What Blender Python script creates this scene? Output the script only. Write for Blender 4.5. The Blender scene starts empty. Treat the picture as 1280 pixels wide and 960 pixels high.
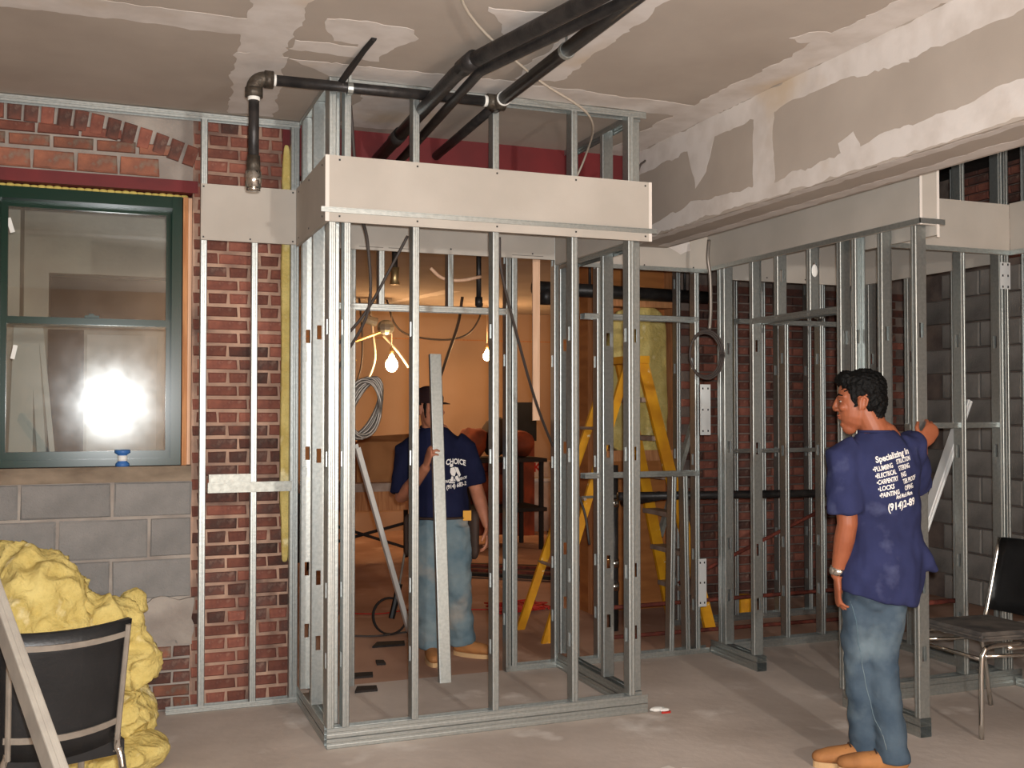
import bpy, bmesh, math, random
from math import sin, cos, pi, radians as R
from mathutils import Vector as V, Matrix, noise
from mathutils.bvhtree import BVHTree
random.seed(7)
S = bpy.context.scene
COL = S.collection

# ------------------------------------------------------------------ camera
cam = bpy.data.cameras.new('camera')
cam.sensor_width = 36.0
cam.lens = 1312.5 / 1280 * 36.0
cam.clip_start = 0.05
co = bpy.data.objects.new('camera', cam)
COL.objects.link(co)
co.location = (0, 0, 1.55)
co.rotation_euler = (R(90 + 1.316), 0, R(-20.992))
S.camera = co

# ------------------------------------------------------------------ world, lights, exposure
w = bpy.data.worlds.new('world')
S.world = w
w.use_nodes = True
bg = w.node_tree.nodes['Background']
bg.inputs[0].default_value = (0.55, 0.6, 0.7, 1)
bg.inputs[1].default_value = 0.02

def light(name, kind, loc, energy, color, radius):
    l = bpy.data.lights.new(name, kind)
    l.energy = energy
    l.color = color
    if kind == 'POINT' or kind == 'SPOT':
        l.shadow_soft_size = radius
    o = bpy.data.objects.new(name, l)
    o.location = loc
    COL.objects.link(o)
    return o
fl = light('camera_flash', 'SPOT', (0.03, 0.0, 1.60), 680, (0.97, 0.995, 1.0), 0.022)
fl.data.spot_size = R(110)
fl.data.spot_blend = 0.9
fl.rotation_euler = (R(92), 0, R(-22))
light('room_fill', 'POINT', (2.0, -2.0, 2.0), 480, (1.0, 0.965, 0.91), 0.08)  # added fill lamp behind the camera, lifts floor and ceiling; no known fixture

S.view_settings.view_transform = 'Standard'
S.view_settings.look = 'None'
S.view_settings.exposure = 0.0
S.view_settings.gamma = 1.0
S.view_settings.use_curve_mapping = False
try:
    S.cycles.max_bounces = 8
    S.cycles.transparent_max_bounces = 12
    S.cycles.sample_clamp_indirect = 4.0
except Exception:
    pass

# ------------------------------------------------------------------ materials
def srgb(r, g, b):
    return tuple((c / 255 / 12.92) if c / 255 <= 0.04045 else ((c / 255 + 0.055) / 1.055) ** 2.4 for c in (r, g, b))

def mat(name, col, rough=0.7, metal=0.0, col2=None, scale=6.0, detail=6.0, lo=0.35, hi=0.65, bump=0.0, bscale=60.0,
        rnd=0.0, stretch=(1, 1, 1), spec=0.4, coord='Object', col3=None, scale3=20.0, lo3=0.6, hi3=0.68):
    m = bpy.data.materials.new(name)
    m.use_nodes = True
    nt = m.node_tree
    N, L = nt.nodes, nt.links
    b = N['Principled BSDF']
    b.inputs['Roughness'].default_value = rough
    b.inputs['Metallic'].default_value = metal
    b.inputs['Specular IOR Level'].default_value = spec
    b.inputs['Base Color'].default_value = (*col, 1)
    tc = N.new('ShaderNodeTexCoord')
    mp = N.new('ShaderNodeMapping')
    mp.inputs['Scale'].default_value = stretch
    L.new(tc.outputs[coord], mp.inputs['Vector'])
    out = None
    if col2 is not None:
        nz = N.new('ShaderNodeTexNoise')
        nz.inputs['Scale'].default_value = scale
        nz.inputs['Detail'].default_value = detail
        L.new(mp.outputs[0], nz.inputs['Vector'])
        mr = N.new('ShaderNodeMapRange')
        mr.inputs['From Min'].default_value = lo
        mr.inputs['From Max'].default_value = hi
        L.new(nz.outputs['Fac'], mr.inputs['Value'])
        mx = N.new('ShaderNodeMix')
        mx.data_type = 'RGBA'
        mx.inputs['A'].default_value = (*col, 1)
        mx.inputs['B'].default_value = (*col2, 1)
        L.new(mr.outputs['Result'], mx.inputs['Factor'])
        out = mx.outputs['Result']
        if col3 is not None:
            n3 = N.new('ShaderNodeTexNoise')
            n3.inputs['Scale'].default_value = scale3
            n3.inputs['Detail'].default_value = 5
            L.new(mp.outputs[0], n3.inputs['Vector'])
            m3 = N.new('ShaderNodeMapRange')
            m3.inputs['From Min'].default_value = lo3
            m3.inputs['From Max'].default_value = hi3
            L.new(n3.outputs['Fac'], m3.inputs['Value'])
            x3 = N.new('ShaderNodeMix')
            x3.data_type = 'RGBA'
            L.new(out, x3.inputs['A'])
            x3.inputs['B'].default_value = (*col3, 1)
            L.new(m3.outputs['Result'], x3.inputs['Factor'])
            out = x3.outputs['Result']
    if rnd > 0:
        oi = N.new('ShaderNodeObjectInfo')
        mr2 = N.new('ShaderNodeMapRange')
        mr2.inputs['To Min'].default_value = 1 - rnd
        mr2.inputs['To Max'].default_value = 1 + rnd
        L.new(oi.outputs['Random'], mr2.inputs['Value'])
        hs = N.new('ShaderNodeHueSaturation')
        hs.inputs['Color'].default_value = (*col, 1)
        L.new(mr2.outputs['Result'], hs.inputs['Value'])
        if out is not None:
            L.new(out, hs.inputs['Color'])
        out = hs.outputs['Color']
    if out is not None:
        L.new(out, b.inputs['Base Color'])
    if bump > 0:
        nb = N.new('ShaderNodeTexNoise')
        nb.inputs['Scale'].default_value = bscale
        nb.inputs['Detail'].default_value = 4
        L.new(mp.outputs[0], nb.inputs['Vector'])
        bp = N.new('ShaderNodeBump')
        bp.inputs['Strength'].default_value = bump
        bp.inputs['Distance'].default_value = 0.01
        L.new(nb.outputs['Fac'], bp.inputs['Height'])
        L.new(bp.outputs['Normal'], b.inputs['Normal'])
    return m

def emit(name, col, strength):
    m = bpy.data.materials.new(name)
    m.use_nodes = True
    N = m.node_tree.nodes
    b = N['Principled BSDF']
    b.inputs['Emission Color'].default_value = (*col, 1)
    b.inputs['Emission Strength'].default_value = strength
    return m

def glass(name):
    m = bpy.data.materials.new(name)
    m.use_nodes = True
    nt = m.node_tree
    N, L = nt.nodes, nt.links
    N.remove(N['Principled BSDF'])
    o = N['Material Output']
    tr = N.new('ShaderNodeBsdfTransparent')
    tr.inputs[0].default_value = (0.9, 0.92, 0.9, 1)
    g1 = N.new('ShaderNodeBsdfGlossy')
    g1.inputs['Roughness'].default_value = 0.015
    g2 = N.new('ShaderNodeBsdfGlossy')
    g2.inputs['Roughness'].default_value = 0.13
    nz = N.new('ShaderNodeTexNoise')
    nz.inputs['Scale'].default_value = 9
    tc = N.new('ShaderNodeTexCoord')
    L.new(tc.outputs['Object'], nz.inputs['Vector'])
    a = N.new('ShaderNodeMixShader')
    a.inputs[0].default_value = 0.10
    c = N.new('ShaderNodeMixShader')
    mm = N.new('ShaderNodeMath')
    mm.operation = 'MULTIPLY'
    mm.inputs[1].default_value = 0.042
    L.new(nz.outputs['Fac'], mm.inputs[0])
    L.new(mm.outputs[0], c.inputs[0])
    L.new(tr.outputs[0], a.inputs[1])
    L.new(g1.outputs[0], a.inputs[2])
    L.new(a.outputs[0], c.inputs[1])
    L.new(g2.outputs[0], c.inputs[2])
    L.new(c.outputs[0], o.inputs['Surface'])
    return m

K = {}
K['zinc'] = mat('galvanized_steel', (0.44, 0.46, 0.44), 0.40, 0.85, (0.37, 0.39, 0.375), 60, 3, 0.35, 0.65, 0.05, 60, 0.08)
K['zinc_bright'] = mat('flash_lit_zinc', (0.86, 0.87, 0.86), 0.5, 0.5)  # flash glare on the steel is put into this pale base colour
K['primer'] = mat('pale_primer_steel', srgb(176, 168, 156), 0.5, 0.25, srgb(160, 152, 142), 12, 5, bump=0.05)
K['zinc_old'] = mat('dull_galvanized_steel', (0.40, 0.40, 0.36), 0.5, 0.8, (0.30, 0.30, 0.27), 40, 3, bump=0.1, bscale=40)
K['ceil'] = mat('bare_drywall', srgb(178, 165, 153), 0.9, 0, srgb(168, 155, 143), 2.2, 6, coord='Object', bump=0.05, bscale=120)
K['compound'] = mat('joint_compound', srgb(214, 205, 198), 0.85, 0, srgb(198, 187, 178), 7, 8, 0.4, 0.7, 0.12, 25, col3=srgb(198, 178, 154), scale3=1.6, lo3=0.58, hi3=0.75)
K['board'] = mat('drywall_board', srgb(188, 179, 168), 0.85, 0, srgb(178, 169, 158), 3, 5, bump=0.03, bscale=90)
K['boardedge'] = mat('drywall_edge', srgb(225, 215, 205), 0.9)
K['brick'] = mat('red_brick', srgb(140, 86, 70), 0.9, 0, srgb(114, 68, 57), 14, 6, bump=0.3, bscale=50, rnd=0.32, col3=srgb(150, 115, 98), scale3=22, lo3=0.62, hi3=0.78)
K['brick_dark'] = mat('sooty_brick', srgb(112, 68, 56), 0.9, 0, srgb(78, 56, 50), 12, 6, bump=0.5, bscale=50, rnd=0.4, col3=srgb(125, 100, 88), scale3=18, lo3=0.6, hi3=0.75)
K['brick_orange'] = mat('orange_brick', srgb(150, 96, 74), 0.9, 0, srgb(118, 78, 64), 12, 6, bump=0.5, bscale=50, rnd=0.25, col3=srgb(120, 105, 92), scale3=16, lo3=0.56, hi3=0.7)
K['mortar'] = mat('pink_mortar', srgb(190, 156, 134), 0.95, 0, srgb(150, 122, 106), 5, 8, bump=0.4, bscale=45, col3=srgb(112, 88, 78), scale3=3.2, lo3=0.5, hi3=0.66)
K['mortar_dark'] = mat('dark_mortar', srgb(128, 112, 102), 0.95, 0, srgb(96, 84, 78), 6, 6, bump=0.4, bscale=40)
K['cement'] = mat('grey_cement', srgb(168, 158, 148), 0.95, 0, srgb(140, 130, 122), 5, 7, bump=0.5, bscale=40)
K['sill'] = mat('rough_dusty_sill', srgb(142, 126, 108), 0.95, 0, srgb(104, 90, 76), 9, 8, bump=0.6, bscale=30, stretch=(0.5, 1, 1))
K['block'] = mat('concrete_block', srgb(142, 138, 134), 0.95, 0, srgb(124, 121, 118), 6, 8, bump=0.45, bscale=110, rnd=0.07)
K['block_far'] = mat('dirty_concrete_block', srgb(146, 140, 133), 0.95, 0, srgb(108, 103, 98), 3, 8, bump=0.4, bscale=70, rnd=0.18, col3=srgb(150, 130, 80), scale3=2.2, lo3=0.62, hi3=0.72)
K['concrete'] = mat('dusty_concrete_floor', srgb(204, 190, 179), 0.9, 0, srgb(172, 157, 146), 1.3, 9, 0.35, 0.68, 0.25, 18, col3=srgb(222, 212, 203), scale3=2.7, lo3=0.6, hi3=0.72)
K['concrete_pink'] = mat('tungsten_tinted_dusty_floor', srgb(188, 150, 128), 0.9, 0, srgb(150, 112, 92), 1.1, 9, 0.35, 0.68, 0.25, 18, col3=srgb(204, 172, 152), scale3=2.3, lo3=0.58, hi3=0.72)  # warm tungsten cast of the bulbs is mixed into this floor colour
K['pipe'] = mat('black_iron_pipe', srgb(38, 36, 36), 0.42, 0.3, srgb(56, 52, 50), 18, 6, bump=0.15, bscale=60, col3=srgb(120, 112, 105), scale3=35, lo3=0.72, hi3=0.78)
K['fitting'] = mat('cast_iron_fitting', srgb(92, 84, 74), 0.5, 0.6, srgb(70, 62, 54), 30, 4, bump=0.3, bscale=90)
K['white'] = mat('white_paint', srgb(225, 222, 215), 0.6)
K['chrome'] = mat('chrome', (0.75, 0.74, 0.70), 0.18, 1.0)
K['red'] = mat('red_oxide_paint', srgb(110, 28, 30), 0.65, 0, srgb(94, 24, 26), 5, 5, bump=0.05)
K['rust'] = mat('rusty_steel', srgb(120, 56, 42), 0.85, 0.1, srgb(84, 40, 32), 20, 5)
K['green'] = mat('dark_green_paint', srgb(8, 42, 29), 0.2, 0, srgb(10, 44, 33), 3, spec=0.35)
K['glass'] = glass('window_glass')
K['wood'] = mat('raw_pine', srgb(198, 140, 92), 0.75, 0, srgb(170, 112, 70), 9, 6, stretch=(6, 6, 0.6), bump=0.1)
K['lath'] = mat('pale_pine', srgb(232, 190, 158), 0.75, 0, srgb(220, 176, 142), 9, 6, stretch=(6, 6, 0.6))
K['foam'] = mat('spray_foam', srgb(196, 176, 96), 0.9, bump=0.6, bscale=30)
K['wool'] = mat('yellow_glass_wool', srgb(216, 196, 126), 1.0, 0, srgb(186, 162, 90), 9, 10, 0.3, 0.7, 1.0, 48, col3=srgb(232, 216, 164), scale3=9, lo3=0.6, hi3=0.72, spec=0.1)
K['black'] = mat('black_vinyl', srgb(16, 16, 17), 0.42, 0, srgb(26, 26, 27), 8, bump=0.1, bscale=80)
K['seatcloth'] = mat('dusty_grey_seat', srgb(104, 96, 88), 0.9, 0, srgb(64, 60, 58), 8, 7, bump=0.2)
K['strap'] = mat('dull_grey_metal', srgb(136, 126, 114), 0.55, 0.3, srgb(120, 110, 100), 20)
K['cable'] = mat('dark_cable', srgb(70, 62, 58), 0.6)
K['cablegrey'] = mat('armoured_cable', srgb(140, 132, 124), 0.45, 0.6)
K['cablewhite'] = mat('pale_cable', srgb(190, 178, 162), 0.7)
K['orangecord'] = mat('red_cord', srgb(176, 38, 26), 0.6)
K['tan'] = mat('tan_drywall', srgb(178, 146, 118), 0.9, 0, srgb(168, 136, 108), 1.2, 4)
K['outside'] = mat('rendered_outside_wall', srgb(220, 208, 194), 0.95, 0, srgb(184, 172, 160), 1.6, 7, bump=0.3, bscale=20)
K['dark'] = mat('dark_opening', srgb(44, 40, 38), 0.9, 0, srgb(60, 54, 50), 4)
K['card'] = mat('brown_cardboard', srgb(168, 118, 74), 0.85, 0, srgb(156, 108, 66), 5)
K['ladder'] = mat('yellow_fibreglass', srgb(222, 158, 24), 0.55, 0, srgb(196, 130, 20), 7, 6, col3=srgb(225, 205, 160), scale3=18, lo3=0.66, hi3=0.72)
K['tread'] = mat('dusty_aluminium', srgb(176, 160, 146), 0.6, 0.4, srgb(150, 130, 116), 9)
K['ply'] = mat('orange_plywood', srgb(176, 112, 58), 0.8, 0, srgb(150, 92, 46), 3, 6, stretch=(1, 1, 5))
K['darkbeam'] = mat('dark_timber', srgb(46, 38, 34), 0.9, 0, srgb(32, 28, 26), 5)
K['blue'] = mat('blue_plastic', srgb(56, 104, 168), 0.4)
K['paperwhite'] = mat('white_label', srgb(228, 226, 220), 0.7)
K['skin1'] = mat('brown_skin', srgb(158, 92, 62), 0.5, 0, srgb(146, 82, 54), 12, 4, bump=0.05, bscale=120)
K['skin2'] = mat('fair_skin', srgb(176, 116, 88), 0.55, 0, srgb(160, 102, 78), 12, 4)
K['hair'] = mat('black_hair', srgb(9, 8, 8), 0.6, 0, srgb(15, 14, 13), 60, 3, bump=0.8, bscale=70, spec=0.15)
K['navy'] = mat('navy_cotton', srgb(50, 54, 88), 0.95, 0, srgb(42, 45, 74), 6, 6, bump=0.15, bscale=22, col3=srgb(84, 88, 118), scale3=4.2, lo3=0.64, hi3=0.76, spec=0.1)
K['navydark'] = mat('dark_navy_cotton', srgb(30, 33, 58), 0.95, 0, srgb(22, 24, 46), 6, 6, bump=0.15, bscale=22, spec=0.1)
K['capcloth'] = mat('dark_brown_cap_cloth', srgb(46, 30, 30), 0.95, spec=0.1)
K['jeans'] = mat('blue_denim', srgb(80, 94, 106), 0.95, 0, srgb(62, 76, 90), 8, 7, bump=0.3, bscale=30, col3=srgb(104, 118, 126), scale3=3.5, lo3=0.58, hi3=0.72, spec=0.1)
K['jeanspale'] = mat('dusty_pale_denim', srgb(120, 134, 138), 0.95, 0, srgb(94, 114, 124), 7, 7, bump=0.3, bscale=30, col3=srgb(160, 150, 138), scale3=3.2, lo3=0.56, hi3=0.72, spec=0.1)
K['boot'] = mat('tan_leather', srgb(176, 120, 70), 0.75, 0, srgb(150, 100, 58), 12, 5, bump=0.15)
K['bootsole'] = mat('crepe_sole', srgb(196, 160, 116), 0.85)
K['print'] = mat('white_print', srgb(232, 226, 220), 0.8)
K['eye'] = mat('eye_white', srgb(186, 172, 160), 0.4)
K['iris'] = mat('dark_iris', srgb(30, 20, 16), 0.3)
K['lip'] = mat('lip', srgb(140, 76, 62), 0.6)
K['leather'] = mat('brown_leather', srgb(58, 42, 34), 0.7)
K['orange'] = mat('orange_plastic', srgb(150, 66, 34), 0.75, 0, srgb(104, 48, 28), 5)
K['screw'] = mat('black_screw', srgb(30, 28, 28), 0.5)
K['bucket'] = mat('white_plastic_tub', srgb(214, 196, 180), 0.55, 0, srgb(190, 166, 150), 8)
K['ink'] = mat('grey_ink', srgb(120, 112, 104), 0.9)
K['bulb'] = emit('lit_bulb', (1.0, 0.72, 0.38), 60)
K['brass'] = mat('brass_socket', (0.6, 0.42, 0.2), 0.4, 0.9)

# ------------------------------------------------------------------ mesh helpers
class MB:
    def __init__(s):
        s.v, s.f = [], []
    def add(s, vs, fs):
        o = len(s.v)
        s.v += [tuple(x) for x in vs]
        s.f += [tuple(o + i for i in f) for f in fs]
        return s
    def box(s, x0, x1, y0, y1, z0, z1):
        vs = [(x, y, z) for z in (z0, z1) for y in (y0, y1) for x in (x0, x1)]
        return s.add(vs, [(0, 2, 3, 1), (4, 5, 7, 6), (0, 1, 5, 4), (2, 6, 7, 3), (0, 4, 6, 2), (1, 3, 7, 5)])
    def obox(s, c, size, M=None):
        hx, hy, hz = (q / 2 for q in size)
        vs = [V((x, y, z)) for z in (-hz, hz) for y in (-hy, hy) for x in (-hx, hx)]
        if M is not None:
            vs = [M @ q for q in vs]
        c = V(c)
        return s.add([q + c for q in vs], [(0, 2, 3, 1), (4, 5, 7, 6), (0, 1, 5, 4), (2, 6, 7, 3), (0, 4, 6, 2), (1, 3, 7, 5)])
    def tube(s, pts, r, n=10, side=None, cap=True, round_=False):
        pts = [V(p) for p in pts]
        if not isinstance(r, (list, tuple)):
            r = [r] * len(pts)
        rr = [q if isinstance(q, (list, tuple)) else (q, q) for q in r]
        m = len(pts)
        tang = []
        for i in range(m):
            a = pts[max(0, i - 1)]
            b = pts[min(m - 1, i + 1)]
            d = b - a
            tang.append(d.normalized() if d.length > 1e-9 else V((0, 0, 1)))
        sd = V(side) if side is not None else (V((1, 0, 0)) if abs(tang[0].x) < 0.8 else V((0, 1, 0)))
        if round_:
            d0, d1 = tang[0], tang[-1]
            e0, e1 = max(rr[0]), max(rr[-1])
            k = [(0.95, 0.3), (0.75, 0.66), (0.4, 0.92)]
            pts = [pts[0] - d0 * e0 * a for a, b in k] + pts + [pts[-1] + d1 * e1 * a for a, b in reversed(k)]
            rr = [(rr[0][0] * b, rr[0][1] * b) for a, b in k] + rr + [(rr[-1][0] * b, rr[-1][1] * b) for a, b in reversed(k)]
            tang = [d0] * 3 + tang + [d1] * 3
            m += 6
        vs = []
        for i in range(m):
            t = tang[i]
            u = sd - t * sd.dot(t)
            if u.length < 1e-6:
                u = t.orthogonal()
            u.normalize()
            if side is None:
                sd = u
            b = t.cross(u)
            for j in range(n):
                a = 2 * pi * j / n
                vs.append(pts[i] + u * cos(a) * rr[i][0] + b * sin(a) * rr[i][1])
        fs = []
        for i in range(m - 1):
            for j in range(n):
                k = (j + 1) % n
                fs.append((i * n + j, i * n + k, (i + 1) * n + k, (i + 1) * n + j))
        if cap:
            fs.append(tuple(reversed(range(n))))
            fs.append(tuple(range((m - 1) * n, m * n)))
        return s.add(vs, fs)
    def ell(s, c, r, n=14, m=10, M=None):
        vs, fs = [], []
        c = V(c)
        for i in range(1, m):
            p = pi * i / m
            for j in range(n):
                a = 2 * pi * j / n
                q = V((r[0] * sin(p) * cos(a), r[1] * sin(p) * sin(a), r[2] * cos(p)))
                vs.append(c + (M @ q if M is not None else q))
        q = V((0, 0, r[2]))
        top, bot = len(vs), len(vs) + 1
        vs.append(c + (M @ q if M is not None else q))
        vs.append(c - (M @ q if M is not None else q))
        for i in range(m - 2):
            for j in range(n):
                k = (j + 1) % n
                fs.append((i * n + j, (i + 1) * n + j, (i + 1) * n + k, i * n + k))
        for j in range(n):
            k = (j + 1) % n
            fs.append((top, j, k))
            fs.append((bot, (m - 2) * n + k, (m - 2) * n + j))
        return s.add(vs, fs)
    def prism(s, outline, depth):
        """outline: list of points in order; extruded by the vector depth"""
        n = len(outline)
        o = [V(p) for p in outline]
        d = V(depth)
        fs = [tuple(range(n)), tuple(reversed(range(n, 2 * n)))]
        for i in range(n):
            k = (i + 1) % n
            fs.append((i, i + n, k + n, k))
        return s.add(o + [p + d for p in o], fs)
    def mesh(s, name, smooth=False):
        me = bpy.data.meshes.new(name)
        me.from_pydata(s.v, [], s.f)
        me.update()
        bm = bmesh.new()
        bm.from_mesh(me)
        bmesh.ops.recalc_face_normals(bm, faces=bm.faces)
        bm.to_mesh(me)
        bm.free()
        if smooth:
            me.polygons.foreach_set('use_smooth', [True] * len(me.polygons))
        return me

def meta(o, label=None, cat=None, group=None, kind=None):
    if label: o['label'] = label
    if cat: o['category'] = cat
    if group: o['group'] = group
    if kind: o['kind'] = kind
    return o

def put(o, parent):
    if parent is not None:
        o.parent = parent
        base = parent['base'] if 'base' in parent else (0, 0, 0)
        if parent.parent is not None:
            base = (0, 0, 0)
        o.matrix_parent_inverse = Matrix.Translation(-V(base))
    return o

def obj(name, mb, m, parent=None, smooth=False, **kw):
    me = mb if isinstance(mb, bpy.types.Mesh) else mb.mesh(name, smooth)
    if m is not None and not me.materials:
        me.materials.append(m)
    o = bpy.data.objects.new(name, me)
    COL.objects.link(o)
    put(o, parent)
    meta(o, **kw)
    return o

def thing(name, loc, **kw):
    o = bpy.data.objects.new(name, None)
    o.empty_display_size = 0.1
    o.location = loc
    o['base'] = tuple(loc)
    COL.objects.link(o)
    return meta(o, **kw)

def final_mesh(me, mods, name):
    """apply modifiers without operators"""
    t = bpy.data.objects.new('tmp_shape', me)
    COL.objects.link(t)
    for kind, kw in mods:
        md = t.modifiers.new(kind, kind)
        for k, val in kw.items():
            setattr(md, k, val)
    dg = bpy.context.evaluated_depsgraph_get()
    out = bpy.data.meshes.new_from_object(t.evaluated_get(dg))
    out.name = name
    bpy.data.objects.remove(t)
    return out

def spline(pts, n=8):
    pts = [V(p) for p in pts]
    P = [pts[0] * 2 - pts[1]] + pts + [pts[-1] * 2 - pts[-2]]
    out = []
    for i in range(1, len(P) - 2):
        for k in range(n):
            t = k / n
            a, b, c, d = P[i - 1], P[i], P[i + 1], P[i + 2]
            out.append(0.5 * ((2 * b) + (c - a) * t + (2 * a - 5 * b + 4 * c - d) * t * t + (3 * b - a - 3 * c + d) * t ** 3))
    out.append(pts[-1])
    return out

# ------------------------------------------------------------------ the setting
CZ = 3.08
obj('floor', MB().box(-1.8, 7.5, -3.0, 5.85, -0.2, 0.0), K['concrete'], kind='structure')
obj('floor_back', MB().box(-1.8, 7.5, 5.85, 13.2, -0.2, 0.0), K['concrete_pink'], kind='structure')
ceiling = obj('ceiling', MB().box(-1.8, 2.96, -3.0, 5.8, CZ, CZ + 0.15), K['ceil'], kind='structure')
beam = obj('ceiling_beam', MB().box(2.942, 3.24, -3.0, 5.75, 2.548, 3.85), K['ceil'], kind='structure')
obj('ceiling_right', MB().box(3.24, 6.6, -3.0, 7.4, 3.75, 3.85), K['darkbeam'], kind='structure')
obj('ceiling_back', MB().box(0.8, 7.5, 5.9, 13.2, 2.8, 2.95), K['ceil'], kind='structure')
obj('wall_front', MB().box(-1.8, 6.6, -3.1, -3.0, 0, 3.85), K['tan'], kind='structure')
obj('wall_side', MB().box(-1.9, -1.8, -3.0, 6.0, 0, 3.2), K['ceil'], kind='structure')
obj('wall_back', MB().box(0.8, 7.5, 13.0, 13.15, 0, 2.9), K['tan'], kind='structure')
obj('wall_back_left', MB().box(0.8, 0.94, 5.98, 13.0, 0, 2.9), K['tan'], kind='structure')
obj('wall_back_right', MB().box(7.3, 7.45, 7.45, 13.0, 0, 2.9), K['tan'], kind='structure')
# red steel beam over the wide opening
obj('trim_2', MB().box(0.86, 2.94, 5.68, 5.79, 2.8, CZ).box(0.86, 2.94, 5.66, 5.68, 2.8, 2.815), K['red'], kind='structure')
obj('sheet_joint', MB().box(0.95, 7.3, 12.994, 13.0, 2.43, 2.445), K['wood'], bpy.data.objects['wall_back'])
# --- joint compound: thin ragged skins trowelled on the drywall
def ragged(outline, step=0.035, amp=0.018, seed=0):
    out = []
    n = len(outline)
    for i in range(n):
        a, b = V(outline[i]), V(outline[(i + 1) % n])
        k = max(1, int((b - a).length / step))
        for j in range(k):
            p = a.lerp(b, j / k)
            q = V((p.x * 9 + seed, p.y * 9 - seed, seed))
            q2 = q * 3.1
            out.append((p.x + amp * (noise.noise(q) + 0.6 * noise.noise(q2)) * 1.5, p.y + amp * (noise.noise(q + V((7, 3, 1))) + 0.6 * noise.noise(q2 + V((1, 5, 2)))) * 1.5))
    return out
def skin(outline, plane, val, parent, seed=0, amp=0.018, name='joint_compound', m=None, t=None):
    t = t or 0.0003 + 0.00005 * (len(bpy.data.meshes) % 23)
    pts = ragged(outline, 0.03, amp, seed)
    if plane == 'z':
        o3 = [(x, y, val) for x, y in pts]
        d = (0, 0, -t)
    elif plane == 'x':
        o3 = [(val, x, y) for x, y in pts]
        d = (-t, 0, 0)
    else:
        o3 = [(x, val, y) for x, y in pts]
        d = (0, -t, 0)
    return obj(name, MB().prism(o3, d), m or K['compound'], parent)
def rect(a, b, c, d):
    return [(a, c), (b, c), (b, d), (a, d)]
for i, q in enumerate([rect(0.50, 0.70, 1.5, 4.6) , [(0.50, 4.6), (0.72, 4.6), (0.80, 5.57), (0.56, 5.57)], rect(-1.7, 0.52, 4.20, 4.38), rect(0.70, 1.0, 4.36, 4.50), [(0.72, 4.62), (1.6, 4.56), (2.9, 4.60), (2.9, 4.79), (0.95, 4.79)],
      [(0.78, 4.10), (0.9, 4.05), (1.12, 4.06), (1.19, 4.15), (1.12, 4.30), (1.10, 4.52), (0.99, 4.5), (0.98, 4.34), (0.86, 4.30)],
      [(2.60, 3.62), (2.68, 3.50), (2.80, 3.50), (2.80, 3.56), (2.72, 3.63)],
      [(2.76, -1), (2.945, -1), (2.945, 5.66), (2.74, 5.66)], rect(1.74, 1.95, 3.0, 4.5), [(1.34, 3.75), (1.70, 3.7), (1.68, 3.95), (1.50, 4.0)], rect(-1.7, 2.7, 1.55, 1.75), rect(1.15, 1.6, 4.98, 5.6)]):
    skin(q, 'z', CZ, ceiling, i * 1.7)
for i, q in enumerate([[(-1, 2.97), (2.5, 2.93), (3.4, 2.93), (3.7, 2.97), (4.2, 2.97), (5.0, 2.96), (5.7, 2.93), (5.7, 3.08), (-1, 3.08)],
      [(-1, 2.56), (5.7, 2.56), (5.7, 2.60), (4.9, 2.66), (4.2, 2.63), (3.2, 2.67), (2.4, 2.70), (-1, 2.68)], rect(4.19, 4.36, 2.58, 3.02),
      [(4.70, 2.99), (5.0, 2.99), (4.96, 2.88), (4.90, 2.74), (4.80, 2.80)], [(3.58, 2.63), (3.7, 2.63), (3.72, 2.70), (3.62, 2.72)], [(3.28, 2.92), (3.30, 2.99), (3.42, 2.99), (3.40, 2.93)]]):
    skin(q, 'x', 2.942, beam, 20 + i * 1.3, 0.012)
for i, q in enumerate([[(2.955, -1), (3.0, -1), (3.01, 5.7), (2.955, 5.7)], [(3.12, -1), (3.22, -1), (3.22, 5.7), (3.15, 5.7)]]):
    skin(q, 'z', 2.548, beam, 40 + i, 0.012)
skin([(2.95, 12.96), (3.3, 10.6), (3.5, 10.7), (3.4, 11.1)], 'z', 2.8, bpy.data.objects['ceiling_back'], 51)

# --- brick and block walls
brick_meshes = {}
def brick_mesh(l, h, d, key):
    k = (round(l, 3), round(h, 3), key)
    if k not in brick_meshes:
        b = bmesh.new()
        bmesh.ops.create_cube(b, size=1)
        for v in b.verts:
            v.co = V((v.co.x * l, v.co.y * d, v.co.z * h))
        bmesh.ops.bevel(b, geom=[e for e in b.edges if all(v.co.y < 0 for v in e.verts)], offset=0.006, segments=1, affect='EDGES')
        for v in b.verts:
            if v.co.y < 0:
                v.co += V((random.uniform(-.004, .004), random.uniform(-.003, .001), random.uniform(-.003, .003)))
        me = bpy.data.meshes.new('brick')
        b.to_mesh(me)
        b.free()
        me.materials.append(K[key])
        brick_meshes[k] = me
    return brick_meshes[k]
def brick(parent, c, l, h, key='brick', rot=0.0, axis='y', name='brick', d=0.06):
    o = obj(name, brick_mesh(l, h, d, key), None, parent)
    o.location = c
    o.rotation_euler = (0, rot, 0) if axis == 'y' else (0, 0, -pi / 2)
    return o

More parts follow.
